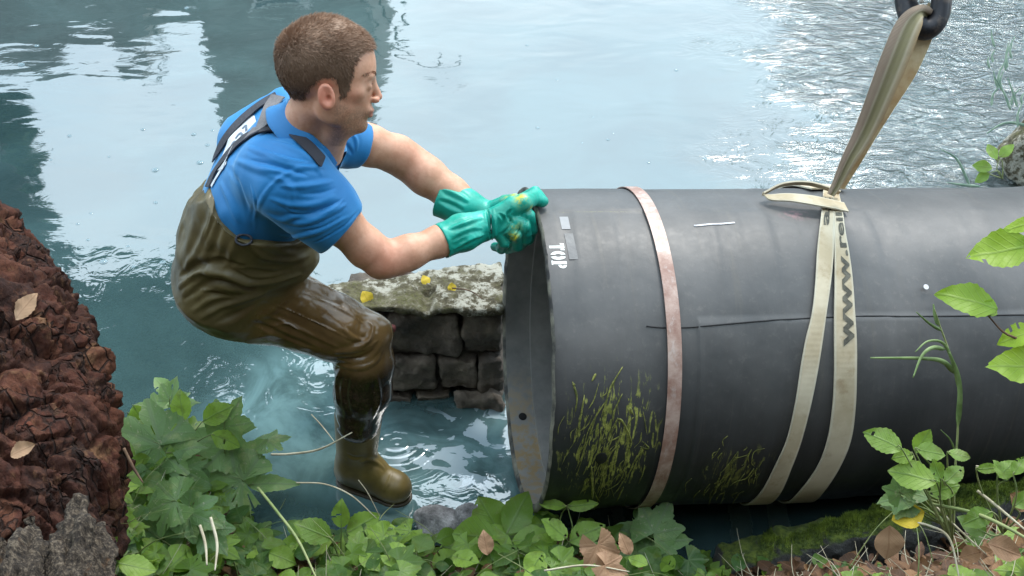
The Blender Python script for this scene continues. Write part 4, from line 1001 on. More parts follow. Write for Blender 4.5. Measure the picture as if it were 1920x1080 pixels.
top_ = sstep(.0, .09, q[:, 2])
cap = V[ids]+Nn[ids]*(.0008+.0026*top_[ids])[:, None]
hb = MB(); hb.add(cap, remap[Q[hf]], c=.25+.35*top_[ids])  # cap and strands painted paler towards the crown, as lit from above
rs = np.random.RandomState(3); ns = 42000; pick = rs.choice(ids, ns); base = V[pick]+rs.normal(0, .0013, (ns, 3)); nn = Nn[pick]; tp = top_[pick][:, None]
flow = HF*(.35+.55*tp)+(-HU)*(1-tp)*.95+HL*0.0; flow = np.broadcast_to(flow, nn.shape); flow = flow-nn*np.sum(flow*nn, 1)[:, None]
flow = flow+.30*np.stack([fbm(base, 22, 2, s_) for s_ in (5, 6, 7)], 1)*(.5+tp)
dr = nn*(.24+.26*tp)+flow*1.0+rs.normal(0, .17, (ns, 3)); dr /= np.linalg.norm(dr, axis=1)[:, None]
Lh = (.0060+.0080*tp)*rs.uniform(.7, 1.25, (ns, 1)); sd_ = np.cross(dr, rs.normal(size=(ns, 3))); sd_ /= np.linalg.norm(sd_, axis=1)[:, None]; wd = .00042
tip = base+dr*Lh-nn*Lh*.12
VV = np.stack([base-sd_*wd, base+sd_*wd, base+dr*Lh*.55+sd_*wd*.8, base+dr*Lh*.55-sd_*wd*.8, tip], 1).reshape(-1, 3)
fi = np.arange(ns)[:, None]*5; FF = (fi+np.array([[0, 1, 2, 3]])).tolist()+(fi+np.array([[3, 2, 4]])).tolist()
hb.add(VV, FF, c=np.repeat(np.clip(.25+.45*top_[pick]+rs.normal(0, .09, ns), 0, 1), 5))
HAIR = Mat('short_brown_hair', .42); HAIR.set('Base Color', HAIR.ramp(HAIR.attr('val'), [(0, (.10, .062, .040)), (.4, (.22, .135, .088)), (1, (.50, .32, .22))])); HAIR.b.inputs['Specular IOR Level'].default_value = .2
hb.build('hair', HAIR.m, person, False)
# brows, eyes
for s_ in (1, -1):
    b = MB()
    for k in range(150):
        t_ = rs.uniform(0, 1); x_ = .0925-.030*t_**1.6; y_ = s_*(.012+.036*t_); z_ = .0125+.006*math.sin(t_*2.4)-.004*t_+rs.normal(0, .0018)
        p0 = hl(x_, y_, z_); r_ = BODY.find_nearest(Vector(p0)); p0 = np.array(r_[0]); n_ = np.array(r_[1]); d_ = nrm(HL*s_*.8-HF*.3+HU*.25+n_*.35+rs.normal(0, .2, 3)); sd2 = nrm(np.cross(d_, n_))*.0005
        b.add([p0-sd2, p0+sd2, p0+d_*.007], [[0, 1, 2]], c=.3)
    b.build('eyebrow', HAIR.m, person, False)
EYE = Mat('eye', .1); v = EYE.co(); 
def eyeball(s_):
    c0 = hl(.0800, s_*.031, -.0105); b = MB(); n1_, n2_ = 24, 16; ax_ = nrm(HF+HU*-.05+HL*.05)
    A_, B_ = np.meshgrid(np.linspace(0, math.pi, n2_), np.linspace(0, 2*math.pi, n1_, endpoint=False), indexing='ij')
    e1 = nrm(np.cross(ax_, HU)); e2_ = np.cross(ax_, e1); r0 = .0118
    V_ = c0+r0*(np.cos(A_)[..., None]*ax_+np.sin(A_)[..., None]*(np.cos(B_)[..., None]*e1+np.sin(B_)[..., None]*e2_))
    return V_.reshape(-1, 3), grid_faces(n2_, n1_, True), (A_.ravel() < .48)*1.0
EYE.set('Base Color', EYE.mix(EYE.attr('val'), (.40, .34, .30), (.02, .025, .03)))
for s_ in (1, -1):
    b = MB(); V_, F_, c_ = eyeball(s_); V_ = V_-HF*.0034; b.add(V_, F_, c=c_); b.build('eye', EYE.m, person)
    b = MB(); L_ = [hl(.0930-.0105*((t_-.35)/.65)**2, s_*(.019+.024*t_), -.0085+.003*math.sin(t_*3.1)) for t_ in np.linspace(0, .72, 9)]
    b.tube(L_, [.0004, .0006, .0008, .0008, .0008, .0007, .0006, .0004, .0002], 6, 20); b.build('eyelashes', HAIR.m, person)

# shirt ------------------------------------------------------------
armR = nrm(P(690, 462, 2.65)-P(600, 385, 2.60)); cutR = P(637, 430, 2.62)
armL = nrm(P(745, 290, 2.93)-P(660, 262, 2.87)); cutL = P(683, 268, 2.885)
SHMIN = (P(470, 452, 2.72)-SC_[0])@TAX-.02
def shirt(p):
    s1 = chain(p, [P(512, 322, 2.58), P(548, 340, 2.555), P(600, 388, 2.585), P(660, 452, 2.63)], [.085, .088, .078, .066], .03)
    s1 = smax(s1, (p-cutR)@armR, .004)
    s1 = smax(s1, -cone(p, cutR-armR*.03, cutR+armR*.2, .057, .066), .003)
    s2 = chain(p, [P(585, 250, 2.80), P(640, 262, 2.85), P(720, 285, 2.91)], [.080, .060, .052], .03)
    s2 = smax(s2, (p-cutL)@armL, .004); s2 = smax(s2, -cone(p, cutL-armL*.03, cutL+armL*.2, .047, .052), .003)
    t_ = torso(p, .008); w_ = (p-SC_[0])@TAX; t_ = smin(t_, cone(p, P(476, 268, 2.80), P(535, 212, 2.80), .085, .062), .04); t_ = smax(t_, SHMIN-w_, .01)
    d = smin(t_, s1, .028); return smin(d, s2, .03)
lo = np.minimum(SC_[2:].min(0), SHR)-.25; hi = np.maximum(SC_[2:].max(0), SHL)+.22
V, Q = sdf_mesh('s', shirt, lo, hi, .0036, relax=2); SB_ = bvh_of(V, Q)
fs = [([(676, 392), (645, 424), (610, 444), (583, 455)], .0028, -.0035), ([(500, 285), (540, 300), (585, 306)], .004, .004), ([(560, 428), (600, 422), (640, 402)], .0035, .004), ([(585, 405), (620, 392), (648, 372)], .0035, .0035), ([(470, 345), (480, 380), (474, 420)], .004, .003), ([(530, 385), (556, 398), (600, 396)], .003, .0035), ([(632, 318), (590, 312), (545, 322), (505, 352), (482, 400), (478, 436)], 0.0048, 0.0025),    # armhole seam
      ([(462, 275), (500, 290), (550, 308), (600, 318)], 0.0072, 0.0043), ([(440, 300), (490, 318), (530, 322)], 0.0080, 0.0043),
      ([(500, 262), (540, 275), (580, 296), (605, 330)], 0.0080, 0.0036), ([(505, 372), (545, 384), (590, 382), (630, 366)], 0.0072, 0.0050),
      ([(520, 348), (560, 350), (600, 345), (625, 340)], 0.0064, 0.0043), ([(535, 418), (580, 415), (620, 398), (650, 382)], 0.0072, 0.0050),
      ([(520, 440), (560, 442), (610, 428), (655, 405)], 0.0056, 0.0043), ([(500, 400), (530, 412), (560, 402)], 0.0080, 0.0043),
      ([(410, 340), (430, 380), (450, 420)], 0.0096, 0.0036), ([(425, 310), (450, 350), (465, 400)], 0.0096, -0.0029), ([(560, 365), (600, 362), (630, 352)], 0.0048, -0.0036),
      ([(540, 400), (590, 398), (640, 376)], 0.0056, -0.0043), ([(470, 300), (520, 312), (580, 330)], 0.0056, -0.0043), ([(500, 330), (530, 338), (548, 360), (540, 400)], 0.0072, 0.0036),
      ([(655, 245), (668, 262), (668, 285)], 0.0048, 0.0036), ([(640, 262), (655, 280), (660, 290)], 0.0048, -0.0036)]
V = folds(V, Q, fs, SB_); N_ = normals(V, Q); V = V+N_*(.0022*fbm(V, 9, 3, 4)+.0016*np.sin(fbm(V*[1, 1, .5], 11, 2, 9)*5))[:, None]
m = Mat('blue_polo_knit', .6); v = m.co(); n1 = m.noise(v, 5, 4, .5); n2 = m.noise(v, 420, 2, .5)
c = m.mix(m.g(n1, .3, .7), (.006, .155, .41), (.014, .20, .48)); m.set('Base Color', c); m.b.inputs['Sheen Weight'].default_value = .35; m.b.inputs['Sheen Tint'].default_value = (.5, .8, 1, 1); m.b.inputs['Sheen Roughness'].default_value = .4
m.bump(n2, .25, .0008); POLO = m.m
mesh('polo_shirt', V, Q, POLO, person); SHB = bvh_of(V, Q)
def hemline(pc, ax, rr, mat, name):
    e1 = nrm(np.cross(ax, [0, 0, 1.])); e2_ = np.cross(ax, e1); a_ = np.linspace(0, 2*math.pi, 60, endpoint=False)
# collar
cb, cf_, cn_, cf2 = P(536, 196, 2.60), P(641, 292, 2.60), P(572, 252, 2.525), P(612, 232, 2.675)
cc = (cb+cf_)/2; ea = (cf_-cb)/2; eb = cf2-cn_; eb = eb-nrm(ea)*(eb@nrm(ea)); eb = nrm(eb)*.078; up_ = np.cross(nrm(ea), nrm(eb)); 
if up_@HU < 0: up_ = -up_
A_ = np.linspace(-math.pi+.0, math.pi, 120)+0.0                                 # 0 = front
open_ = R_(9); A_ = np.linspace(open_, 2*math.pi-open_*1.2, 120)
rows = []
back = (1-np.cos(A_))/2
for rr, h0, th_ in ((.93, -.020, 0), (.965, .004, 0), (1.00, .010, 0), (1.05, .006, 0), (1.10, -.010, 0), (1.20, -.026, 0), (1.30, -.038, 0), (1.29, -.041, 0), (1.17, -.029, 0), (1.05, -.012, 0), (1.0, -.022, 0)):
    hgt = h0+(.010*back if h0 > -.02 else 0)-(.010*np.cos(A_)*(rr > 1.15))
    ex_ = 1+(rr-1)*(.75+.25*back)
    rows.append(cc+(ea*np.cos(A_)[:, None]+eb*np.sin(A_)[:, None])*np.asarray(ex_)[:, None]+up_*hgt[:, None]+.0015*np.sin(A_*9)[:, None]*up_)
V_ = np.array(rows); mesh('collar', V_.reshape(-1, 3), grid_faces(len(rows), 120), POLO, person)
b = MB(); V_, F_, uv_ = ribbon_data(catmull([P(636, 286, 2.605), P(628, 300, 2.60), P(622, 318, 2.60), P(620, 335, 2.61)], 20), np.tile(cv(.012, .006, .0), (20, 1)), .005, 5); b.add(V_, F_, uv_); b.build('placket', POLO, person)
# waders -----------------------------------------------------------
edge = [(386, 318), (391, 358), (402, 392), (422, 424), (452, 446), (500, 452), (545, 452)]
eu, ew = [], []
for a_, b_ in edge:
    p_, _ = hit(SHB, a_+3, b_); u_, l_, w_ = tcoord(p_); eu.append(u_); ew.append(w_)
eu = np.array(eu); ew = np.array(ew); eu = np.maximum.accumulate(eu+np.arange(len(eu))*1e-4)
fu_, _, fw_ = tcoord(P(625, 318, 2.62)); eu = np.append(eu, [eu[-1]+.05, fu_-.03, fu_]); ew = np.append(ew, [ew[-1]+.02, fw_-.06, fw_])
eu = np.concatenate([[eu[0]-.1, eu[0]-.02], eu]); ew = np.concatenate([[ew[0]+.0, ew[0]+.0], ew]); eu = np.maximum.accumulate(eu+np.arange(len(eu))*1e-4)
def waders(p):
    u_, l_, w_ = tcoord(p); t_ = torso(p, .024); t_ = smax(t_, w_-np.interp(u_, eu, ew), .004)
    d = smin(t_, ell(p, P(396, 532, 2.93), (.086, .14, .060)), .045)
    d = smin(d, ell(p, P(540, 478, 2.84), (.078, .10, .062)), .04)
    R1 = [P(425, 560, 2.91), P(500, 570, 2.93), P(565, 588, 2.96), P(630, 615, 2.98), P(682, 636, 3.0), P(683, 680, 3.03), P(680, 730, 3.07), P(672, 790, 3.13)]
    d = smin(d, chain(p, R1, [.097, .098, .093, .084, .066, .074, .073, .061], .02), .03)
    d = smin(d, ell(p, P(692, 622, 2.985), (.055, .06, .048)), .02)
    L1 = [P(440, 540, 3.08), P(540, 585, 3.16), P(672, 640, 3.2), P(676, 740, 3.28), P(672, 850, 3.42)]
    return smin(d, chain(p, L1, [.11, .085, .05, .042, .036], .03), .03)
allp = np.array([P(320, 540, 2.93), P(600, 300, 2.6), P(735, 640, 3.0), P(672, 800, 3.14), P(655, 850, 3.45), SC_[3]+TLA*.2, SC_[3]-TLA*.2]); lo = allp.min(0)-.12; hi = allp.max(0)+.12
V, Q = sdf_mesh('w', waders, lo, hi, .0042, relax=2); WB_ = bvh_of(V, Q)
fw = [([(480, 556), (560, 590), (640, 628), (688, 650)], .0026, .0035), ([(400, 350), (398, 400), (384, 450)], .004, .004), ([(600, 560), (650, 585), (690, 612)], .003, .003), ([(430, 500), (480, 520), (540, 512)], .0035, .005), ([(370, 545), (410, 545), (450, 560)], .0035, .005), ([(645, 660), (680, 655), (708, 640)], .003, .005), ([(335, 540), (370, 512), (420, 512), (470, 530), (520, 528), (570, 515)], 0.0102, 0.0128), ([(345, 562), (395, 528), (440, 535), (480, 545)], 0.0102, -0.0112), ([(360, 585), (400, 560), (440, 558)], 0.0085, 0.0080),
      ([(372, 600), (410, 578), (462, 560), (500, 550)], 0.0093, 0.0080), ([(400, 606), (440, 590), (480, 568)], 0.0085, -0.0072), ([(335, 520), (372, 495), (420, 492), (460, 500)], 0.0085, -0.0080),
      ([(400, 372), (385, 430), (362, 480), (345, 510)], 0.0102, 0.0064), ([(412, 410), (405, 450), (388, 490)], 0.0102, -0.0072), ([(440, 450), (432, 480), (415, 505)], 0.0085, 0.0064),
      ([(470, 465), (500, 482), (545, 490), (585, 478)], 0.0093, 0.0080), ([(520, 462), (560, 470), (592, 462)], 0.0085, -0.0072), ([(455, 505), (500, 512), (550, 506)], 0.0076, -0.0072),
      ([(700, 618), (690, 640), (660, 655), (625, 662)], 0.0076, 0.0096), ([(712, 640), (695, 662), (665, 672), (630, 672)], 0.0076, -0.0096), ([(718, 655), (700, 680), (668, 690), (630, 684)], 0.0068, 0.0072),
      ([(640, 612), (660, 632), (690, 640)], 0.0051, 0.0048), ([(500, 590), (545, 610), (600, 636), (640, 655)], 0.0059, 0.0048), ([(470, 600), (530, 628), (590, 652)], 0.0068, -0.0056),
      ([(510, 612), (540, 608), (560, 620)], 0.0051, 0.0048), ([(690, 600), (700, 612), (696, 628)], 0.0043, 0.0048), ([(705, 700), (712, 745), (698, 790)], 0.0068, 0.0064), ([(640, 690), (630, 720), (634, 760)], 0.0085, 0.0072), ([(655, 700), (648, 740), (655, 780)], 0.0085, -0.0056),
      ([(560, 545), (620, 566), (680, 598)], 0.0051, 0.0032)]
V = folds(V, Q, [(p_, w_, h_*.75) for p_, w_, h_ in fw], WB_); N_ = normals(V, Q)
up_m = sstep(.10, .25, (V-SC_[0])@TAX+.12)      # looser cloth above, taut rubber below
V = V+N_*((.004*fbm(V, 8, 3, 14)+.003*np.sin(fbm(V, 9, 2, 19)*6))*(.35+.65*up_m)+.0008*fbm(V, 40, 3, 2))[:, None]
V = np.where((V[:, 2] < 3)[:, None], V, V)
legw = sstep(.0, -.10, (V-P(560, 560, 2.95))@HU*0+(P(480, 560, 2.95)[0]-V[:, 0]))
# wet rubber: from the thigh down
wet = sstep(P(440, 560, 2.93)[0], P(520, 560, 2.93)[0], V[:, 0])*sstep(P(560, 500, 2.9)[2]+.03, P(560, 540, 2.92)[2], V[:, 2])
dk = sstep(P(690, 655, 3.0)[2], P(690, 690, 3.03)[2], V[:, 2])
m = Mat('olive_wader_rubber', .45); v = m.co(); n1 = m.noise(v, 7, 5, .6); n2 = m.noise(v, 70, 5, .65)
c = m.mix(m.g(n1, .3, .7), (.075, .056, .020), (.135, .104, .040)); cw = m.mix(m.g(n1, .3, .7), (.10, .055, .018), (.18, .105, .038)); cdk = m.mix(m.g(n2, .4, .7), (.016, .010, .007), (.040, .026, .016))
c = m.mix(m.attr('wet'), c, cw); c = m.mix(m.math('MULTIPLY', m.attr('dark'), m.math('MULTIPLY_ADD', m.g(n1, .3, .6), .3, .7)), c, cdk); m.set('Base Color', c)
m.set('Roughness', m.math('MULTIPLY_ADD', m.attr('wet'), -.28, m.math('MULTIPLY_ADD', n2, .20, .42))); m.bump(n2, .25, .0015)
m.b.inputs['Coat Weight'].default_value = .12; WAD = m.m
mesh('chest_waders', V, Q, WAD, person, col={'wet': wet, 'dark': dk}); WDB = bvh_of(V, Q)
# boots
def boot_fn(heel, toe, shaft, ank):
    def fn(p):
        d = chain(p, [shaft, ank], [.064, .054], .02)
        d = smin(d, cone(p, heel, toe, .046, .043), .03); ins = ank*.55+toe*.45+np.array([0, 0, .004])
        d = smin(d, cone(p, ank+np.array([0, 0, -.015]), ins, .050, .040), .03)
        d = smin(d, cone(p, toe, toe+nrm(toe-heel)*.012, .042, .040), .02)
        return smax(d, -.004-p[..., 2], .006)
    return fn
heel, toe, ank, shaft = on_z(657, 880, .045), on_z(737, 912, .036), on_z(668, 862, .10), P(672, 780, 3.125)
def boots(p): return boot_fn(heel, toe, shaft, ank)(p)
A_ = np.array([heel, toe, shaft]); V, Q = sdf_mesh('bt', boots, A_.min(0)-.10, A_.max(0)+.10, .0035, relax=2)
BTB = bvh_of(V, Q); V = folds(V, Q, [([(672, 868), (690, 862), (708, 868), (722, 880)], .006, .004), ([(650, 850), (665, 858), (685, 856)], .006, -.003), ([(718, 922), (728, 905), (735, 885)], .004, .0025)], BTB)
m = Mat('olive_rubber_boot', .46); v = m.co(); n1 = m.noise(v, 10, 5, .6); n2 = m.noise(v, 60, 5, .7); c = m.mix(m.g(n1, .3, .7), (.10, .070, .018), (.19, .135, .038)); c = m.mix(m.math('MULTIPLY', m.g(n2, .5, .75), .5), c, (.09, .065, .03)); m.set('Base Color', c); m.bump(n2, .2, .001); BOOT = m.m
mesh('boot', V, Q, BOOT, person)
def sole_fn(p):
    d = cone(p, heel*[1, 1, 0]+[0, 0, .002], toe*[1, 1, 0]+[0, 0, .002], .0445, .0425); d = smin(d, cone(p, toe*[1, 1, 0]+[0, 0, .004], toe*[1, 1, 0]+nrm(toe-heel)*[.012, .012, 0]+[0, 0, .004], .042, .041), .01)
    return smax(d, np.abs(p[..., 2]+.002)-.009, .004)
V, Q = sdf_mesh('so', sole_fn, A_[:2].min(0)*[1, 1, 0]-[.08, .08, .03], A_[:2].max(0)*[1, 1, 0]+[.09, .09, .04], .003, relax=1); mesh('sole', V, Q, simple('dark_sole', (.03, .022, .012), (.055, .04, .02), .5), person)
# suspenders
def strap(name, pts, width, mat, off=.003, thick=.003, bvh=None):
    c_ = catmull(np.array([[a_, b_, 0] for a_, b_ in pts], float), 60); L_, N2 = [], []
    for a_, b_, _ in c_:
        r_ = (bvh or SHB).ray_cast(Vector(CP), Vector(ray(a_, b_)))
        if r_[0] is None: r_ = (bvh or SHB).find_nearest(Vector(P(a_, b_, 2.78)))
        p_, n_ = np.array(r_[0]), np.array(r_[1])
        if n_@(CP-p_) < 0: n_ = -n_
        L_.append(p_+n_*off); N2.append(n_)
    L_ = np.array(L_); N2 = np.array(N2)
    for _ in range(14): L_[1:-1] = (L_[:-2]+2*L_[1:-1]+L_[2:])/4; N2[1:-1] = (N2[:-2]+2*N2[1:-1]+N2[2:])/4
    L_ = L_+N2*.002; T_ = np.gradient(L_, axis=0); S_ = np.cross(T_, N2); S_ /= np.linalg.norm(S_, axis=1)[:, None]; V_, F_, uv_ = ribbon_data(L_, S_*width/2, thick, 5); return mesh(name, V_, F_, mat, person, uv=uv_, sharp=40)
CHAR = simple('charcoal_elastic', (.035, .037, .048), (.055, .057, .07), .8, 200, .3); GREYW = simple('grey_elastic', (.13, .125, .13), (.18, .17, .175), .85, 200, .3)
strap('suspender', [(392, 352), (404, 325), (424, 297), (446, 272), (468, 256), (495, 247)], .026, CHAR)
strap('suspender', [(488, 252), (515, 246), (545, 254), (568, 270), (590, 292), (603, 308)], .032, simple('black_elastic', (.018, .019, .026), (.03, .03, .04), .8), .005)
strap('suspender', [(404, 300), (425, 262), (450, 232), (478, 207), (500, 192), (520, 182)], .024, CHAR, .004)
strap('suspender', [(524, 184), (512, 202), (503, 222), (492, 246), (470, 256)], .040, GREYW, .006)
# white printed panel on the back of the shirt
WHITE = simple('white_print', (.60, .63, .66), (.74, .76, .78), .7, 40)
for pts, wd_ in (([(412, 320), (424, 292), (442, 262), (462, 238), (480, 224)], .062), ):
    strap('back_print', pts, wd_, WHITE, .0008, .001)
for pts in ([(444, 262), (452, 252), (458, 258), (450, 268)], [(436, 276), (441, 268), (446, 274), (440, 282)], [(456, 244), (463, 238), (464, 246)], [(430, 286), (436, 280), (434, 290)]):
    strap('back_print', pts, .006, simple('grey_print', (.12, .16, .22), (.18, .22, .28), .7), .0025, .001)
strap('back_print', [(398, 350), (412, 326), (426, 306)], .010, WHITE, .001, .001)
# wader buckle at the side
p_, n_ = hit(WDB, 457, 452); b = MB(); b.tube([p_+n_*.004+cv(.018*math.cos(k), .012*math.sin(k), 0) for k in np.linspace(0, 2*math.pi, 17)], [.003]*17, 6); b.build('buckle', CHAR, person)
# gloves -----------------------------------------------------------
m = Mat('green_rubber_glove', .38); v = m.co(); n1 = m.noise(v, 22, 5, .6); n2 = m.noise(v, 90, 4, .6); sl_ = m.noise(v, 55, 5, .75)
c = m.mix(m.g(n1, .3, .7), (.005, .30, .215), (.012, .42, .32)); c = m.mix(m.math('MULTIPLY', m.attr('slime'), m.g(sl_, .38, .55)), c, (.55, .52, .03)); m.set('Base Color', c)
m.bump(m.math('ADD', m.math('MULTIPLY', n1, .7), m.math('MULTIPLY', n2, .3)), .5, .004); m.b.inputs['Subsurface Weight'].default_value = .08; m.b.inputs['Subsurface Radius'].default_value = (.002, .01, .008); GLOVE = m.m
def surf_pt(a_, b_, r_):
    t_, h_ = to_pipe(a_, b_); return cyl(t_, h_, PR+r_)
cR = P(826, 454, 2.724); aR = nrm(P(915, 421, 2.775)-cR)
TH1, TH2 = surf_pt(1004, 384, .021), surf_pt(1016, 389, .017)
FR = [([P(958, 398, 2.775), P(990, 404, 2.785), P(997, 430, 2.815), P(991, 450, 2.85)], [.019, .0175, .016, .014]),
      ([P(955, 410, 2.765), P(982, 424, 2.775), P(986, 448, 2.81), P(974, 462, 2.85)], [.019, .0175, .016, .014]),
      ([P(945, 424, 2.765), P(966, 441, 2.775), P(968, 461, 2.81), P(952, 467, 2.845)], [.018, .0165, .015, .013]),
      ([P(934, 436, 2.77), P(946, 455, 2.785), P(940, 466, 2.815), P(928, 462, 2.84)], [.016, .0145, .013, .0115])]
def gloveR(p):
    g_ = chain(p, [cR-aR*.05, P(868, 436, 2.745), P(915, 421, 2.772)], [.0425, .041, .036], .02)
    g_ = smax(g_, (cR-p)@aR, .003); g_ = smax(g_, -cone(p, cR-aR*.06, cR+aR*.05, .0405, .036), .002)
    d = smin(g_, ell(p, P(948, 416, 2.785), (.044, .040, .030)), .015)
    d = smin(d, chain(p, [P(935, 404, 2.765), P(960, 388, 2.765), P(982, 380, 2.765), TH1, TH2], [.026, .023, .020, .019, .0155], .008), .012)
    for pts, rr in FR: d = smin(d, chain(p, pts, np.array(rr)*.92, .004), .0022)
    return d
A_ = np.array([cR, TH2, P(930, 465, 2.85)]); V, Q = sdf_mesh('g', gloveR, A_.min(0)-.09, A_.max(0)+.09, .0024, relax=1); GB = bvh_of(V, Q)
V = folds(V, Q, [([(913, 392), (919, 420), (920, 448)], .0045, -.008), ([(925, 392), (928, 418), (928, 445)], .004, .004), ([(935, 400), (945, 412), (938, 432)], .004, -.004), ([(840, 430), (872, 418), (905, 408)], .005, .005), ([(850, 468), (880, 450), (908, 440)], .005, .004), ([(940, 440), (955, 425), (960, 405)], .003, -.005), ([(958, 452), (972, 436), (976, 415)], .0025, -.005), ([(985, 440), (988, 420), (985, 402)], .003, -.003), ([(960, 392), (952, 405), (962, 420)], .004, -.004), ([(846, 452), (880, 436), (905, 432)], .005, -.003)], GB)
N_ = normals(V, Q); V = V+N_*(.0012*fbm(V, 45, 3, 5))[:, None]
def slime(V, spots):
    s_ = np.zeros(len(V))
    for c_, r_ in spots: s_ = np.maximum(s_, np.exp(-(np.linalg.norm(V-c_, axis=1)/r_)**2)*1.3)
    return np.clip(s_, 0, 1)
mesh('rubber_glove', V, Q, GLOVE, person, col={'slime': slime(V, [(P(977, 374, 2.75), .014), (P(970, 428, 2.74), .015), (P(962, 446, 2.76), .013), (P(995, 392, 2.76), .008)])})
b = MB(); L_ = []
for a_, b_ in [(917, 389), (920, 402), (921, 420), (922, 436), (923, 449)]:
    p_, n_ = hit(GB, a_, b_); L_.append(p_-n_*.001)
b.tube(L_, [.002]*5, 6, 16); b.build('wrist_band', simple('dark_green_rubber', (.004, .05, .045), (.01, .08, .07), .4), person)
cL = P(824, 370, 2.95); aL = nrm(P(905, 401, 2.94)-cL)
FL = [([P(945, 386, 2.93), P(978, 376, 2.92), surf_pt(1003, 371, .016)], [.018, .017, .014]), ([P(948, 396, 2.94), P(976, 392, 2.95), P(984, 412, 2.98), P(978, 426, 3.0)], [.018, .017, .015, .013]),
      ([P(944, 406, 2.94), P(968, 408, 2.96), P(972, 428, 2.99), P(962, 436, 3.01)], [.018, .016, .015, .013]), ([P(936, 414, 2.95), P(956, 422, 2.97), P(956, 438, 3.0), P(946, 442, 3.01)], [.016, .015, .013, .012]),
      ([P(925, 392, 2.93), P(948, 380, 2.90), P(966, 374, 2.885)], [.022, .019, .015])]
def gloveL(p):
    g_ = chain(p, [cL-aL*.05, P(868, 388, 2.945), P(908, 401, 2.94)], [.0500, .046, .036], .02)
    g_ = smax(g_, (cL-p)@aL, .003); g_ = smax(g_, -cone(p, cL-aL*.06, cL+aL*.06, .0475, .040), .002)
    d = smin(g_, ell(p, P(934, 400, 2.945), (.042, .038, .028)), .015)
    for pts, rr in FL: d = smin(d, chain(p, pts, rr, .004), .005)
    return d
A_ = np.array([cL, P(1000, 380, 2.85), P(945, 440, 3.02)]); V, Q = sdf_mesh('g', gloveL, A_.min(0)-.09, A_.max(0)+.09, .0026, relax=1); GB = bvh_of(V, Q)
V = folds(V, Q, [([(822, 352), (850, 362), (880, 378)], .007, .006), ([(815, 372), (845, 384), (870, 396)], .007, -.005)], GB)
mesh('rubber_glove', V, Q, GLOVE, person, col={'slime': slime(V, [(P(962, 375, 2.88), .018)])})
# ================================================================== plants
def leaf_mat(name, dark, light, tint2=None, trans=.35, spot=0.0, rough=.5, vein=(.0, .0, .0)):
    m = Mat(name, rough); uvn = m.N('ShaderNodeUVMap').outputs[0]; sp = m.N('ShaderNodeSeparateXYZ', {0: uvn}); v = m.co()
    au = m.math('ABSOLUTE', sp.outputs[0]); c = m.mix(m.attr('val'), dark, light)
    if tint2: c = m.mix(m.math('MULTIPLY', m.g(m.noise(v, 26, 5, .65), .5, .68), .75), c, tint2)
    lat = m.math('ABSOLUTE', m.math('SUBTRACT', m.math('FRACT', m.math('MULTIPLY', m.math('SUBTRACT', sp.outputs[1], m.math('MULTIPLY', au, .55)), 7.0)), .5))
    vl = m.math('MAXIMUM', m.math('SUBTRACT', 1, m.g(au, .015, .055)), m.math('MULTIPLY', m.math('SUBTRACT', 1, m.g(lat, .02, .11)), .55))
    c = m.mix(m.math('MULTIPLY', vl, .5), c, vein)
    if spot: c = m.mix(m.math('MULTIPLY', m.g(m.noise(v, 75, 5, .75, .5), .60, .66), spot), c, (.42, .40, .26))
    m.set('Base Color', c)
    tr = m.N('ShaderNodeBsdfTranslucent', {'Color': m.mix(.5, c, light)}); ms = m.N('ShaderNodeMixShader', {0: trans, 1: m.b.outputs[0], 2: tr.outputs[0]})
    m.t.links.new(ms.outputs[0], m.out.inputs['Surface']); m.bump(m.math('ADD', m.math('MULTIPLY', vl, -1), m.noise(v, 160, 3)), .5, .0015); return m.m
LEAF_G = leaf_mat('ground_leaf_green', (.040, .11, .018), (.30, .46, .06), (.15, .19, .03), .42, .25, .45, (.14, .22, .07))
LEAF_B = leaf_mat('broad_leaf_bluegreen', (.085, .18, .055), (.24, .38, .12), (.32, .38, .14), .34, .9, .5, (.17, .23, .12))
LEAF_Y = leaf_mat('twig_leaf_yellowgreen', (.20, .36, .02), (.38, .55, .04), None, .5, 0, .45, (.33, .45, .10))  # yellow-green leaves of the twig at the right edge
LEAF_D = leaf_mat('dead_leaf_brown', (.060, .026, .012), (.25, .125, .050), (.035, .018, .010), .15, 0, .7, (.22, .10, .05))
LEAF_T = leaf_mat('tan_dry_leaf', (.34, .19, .10), (.46, .28, .16), (.24, .12, .06), .25, 0, .6, (.28, .14, .07))
LEAF_W = leaf_mat('yellow_fallen_leaf', (.62, .43, .02), (.75, .55, .05), None, .2, 0, .6, (.55, .35, .03))
STEM = simple('green_stem', (.13, .18, .05), (.28, .30, .12), .6, 20, .1); STRAW = simple('dry_straw', (.34, .29, .19), (.52, .47, .34), .7, 30, .1); TWIG = simple('brown_twig', (.07, .035, .02), (.16, .09, .05), .8, 30, .3)
HOLES = True
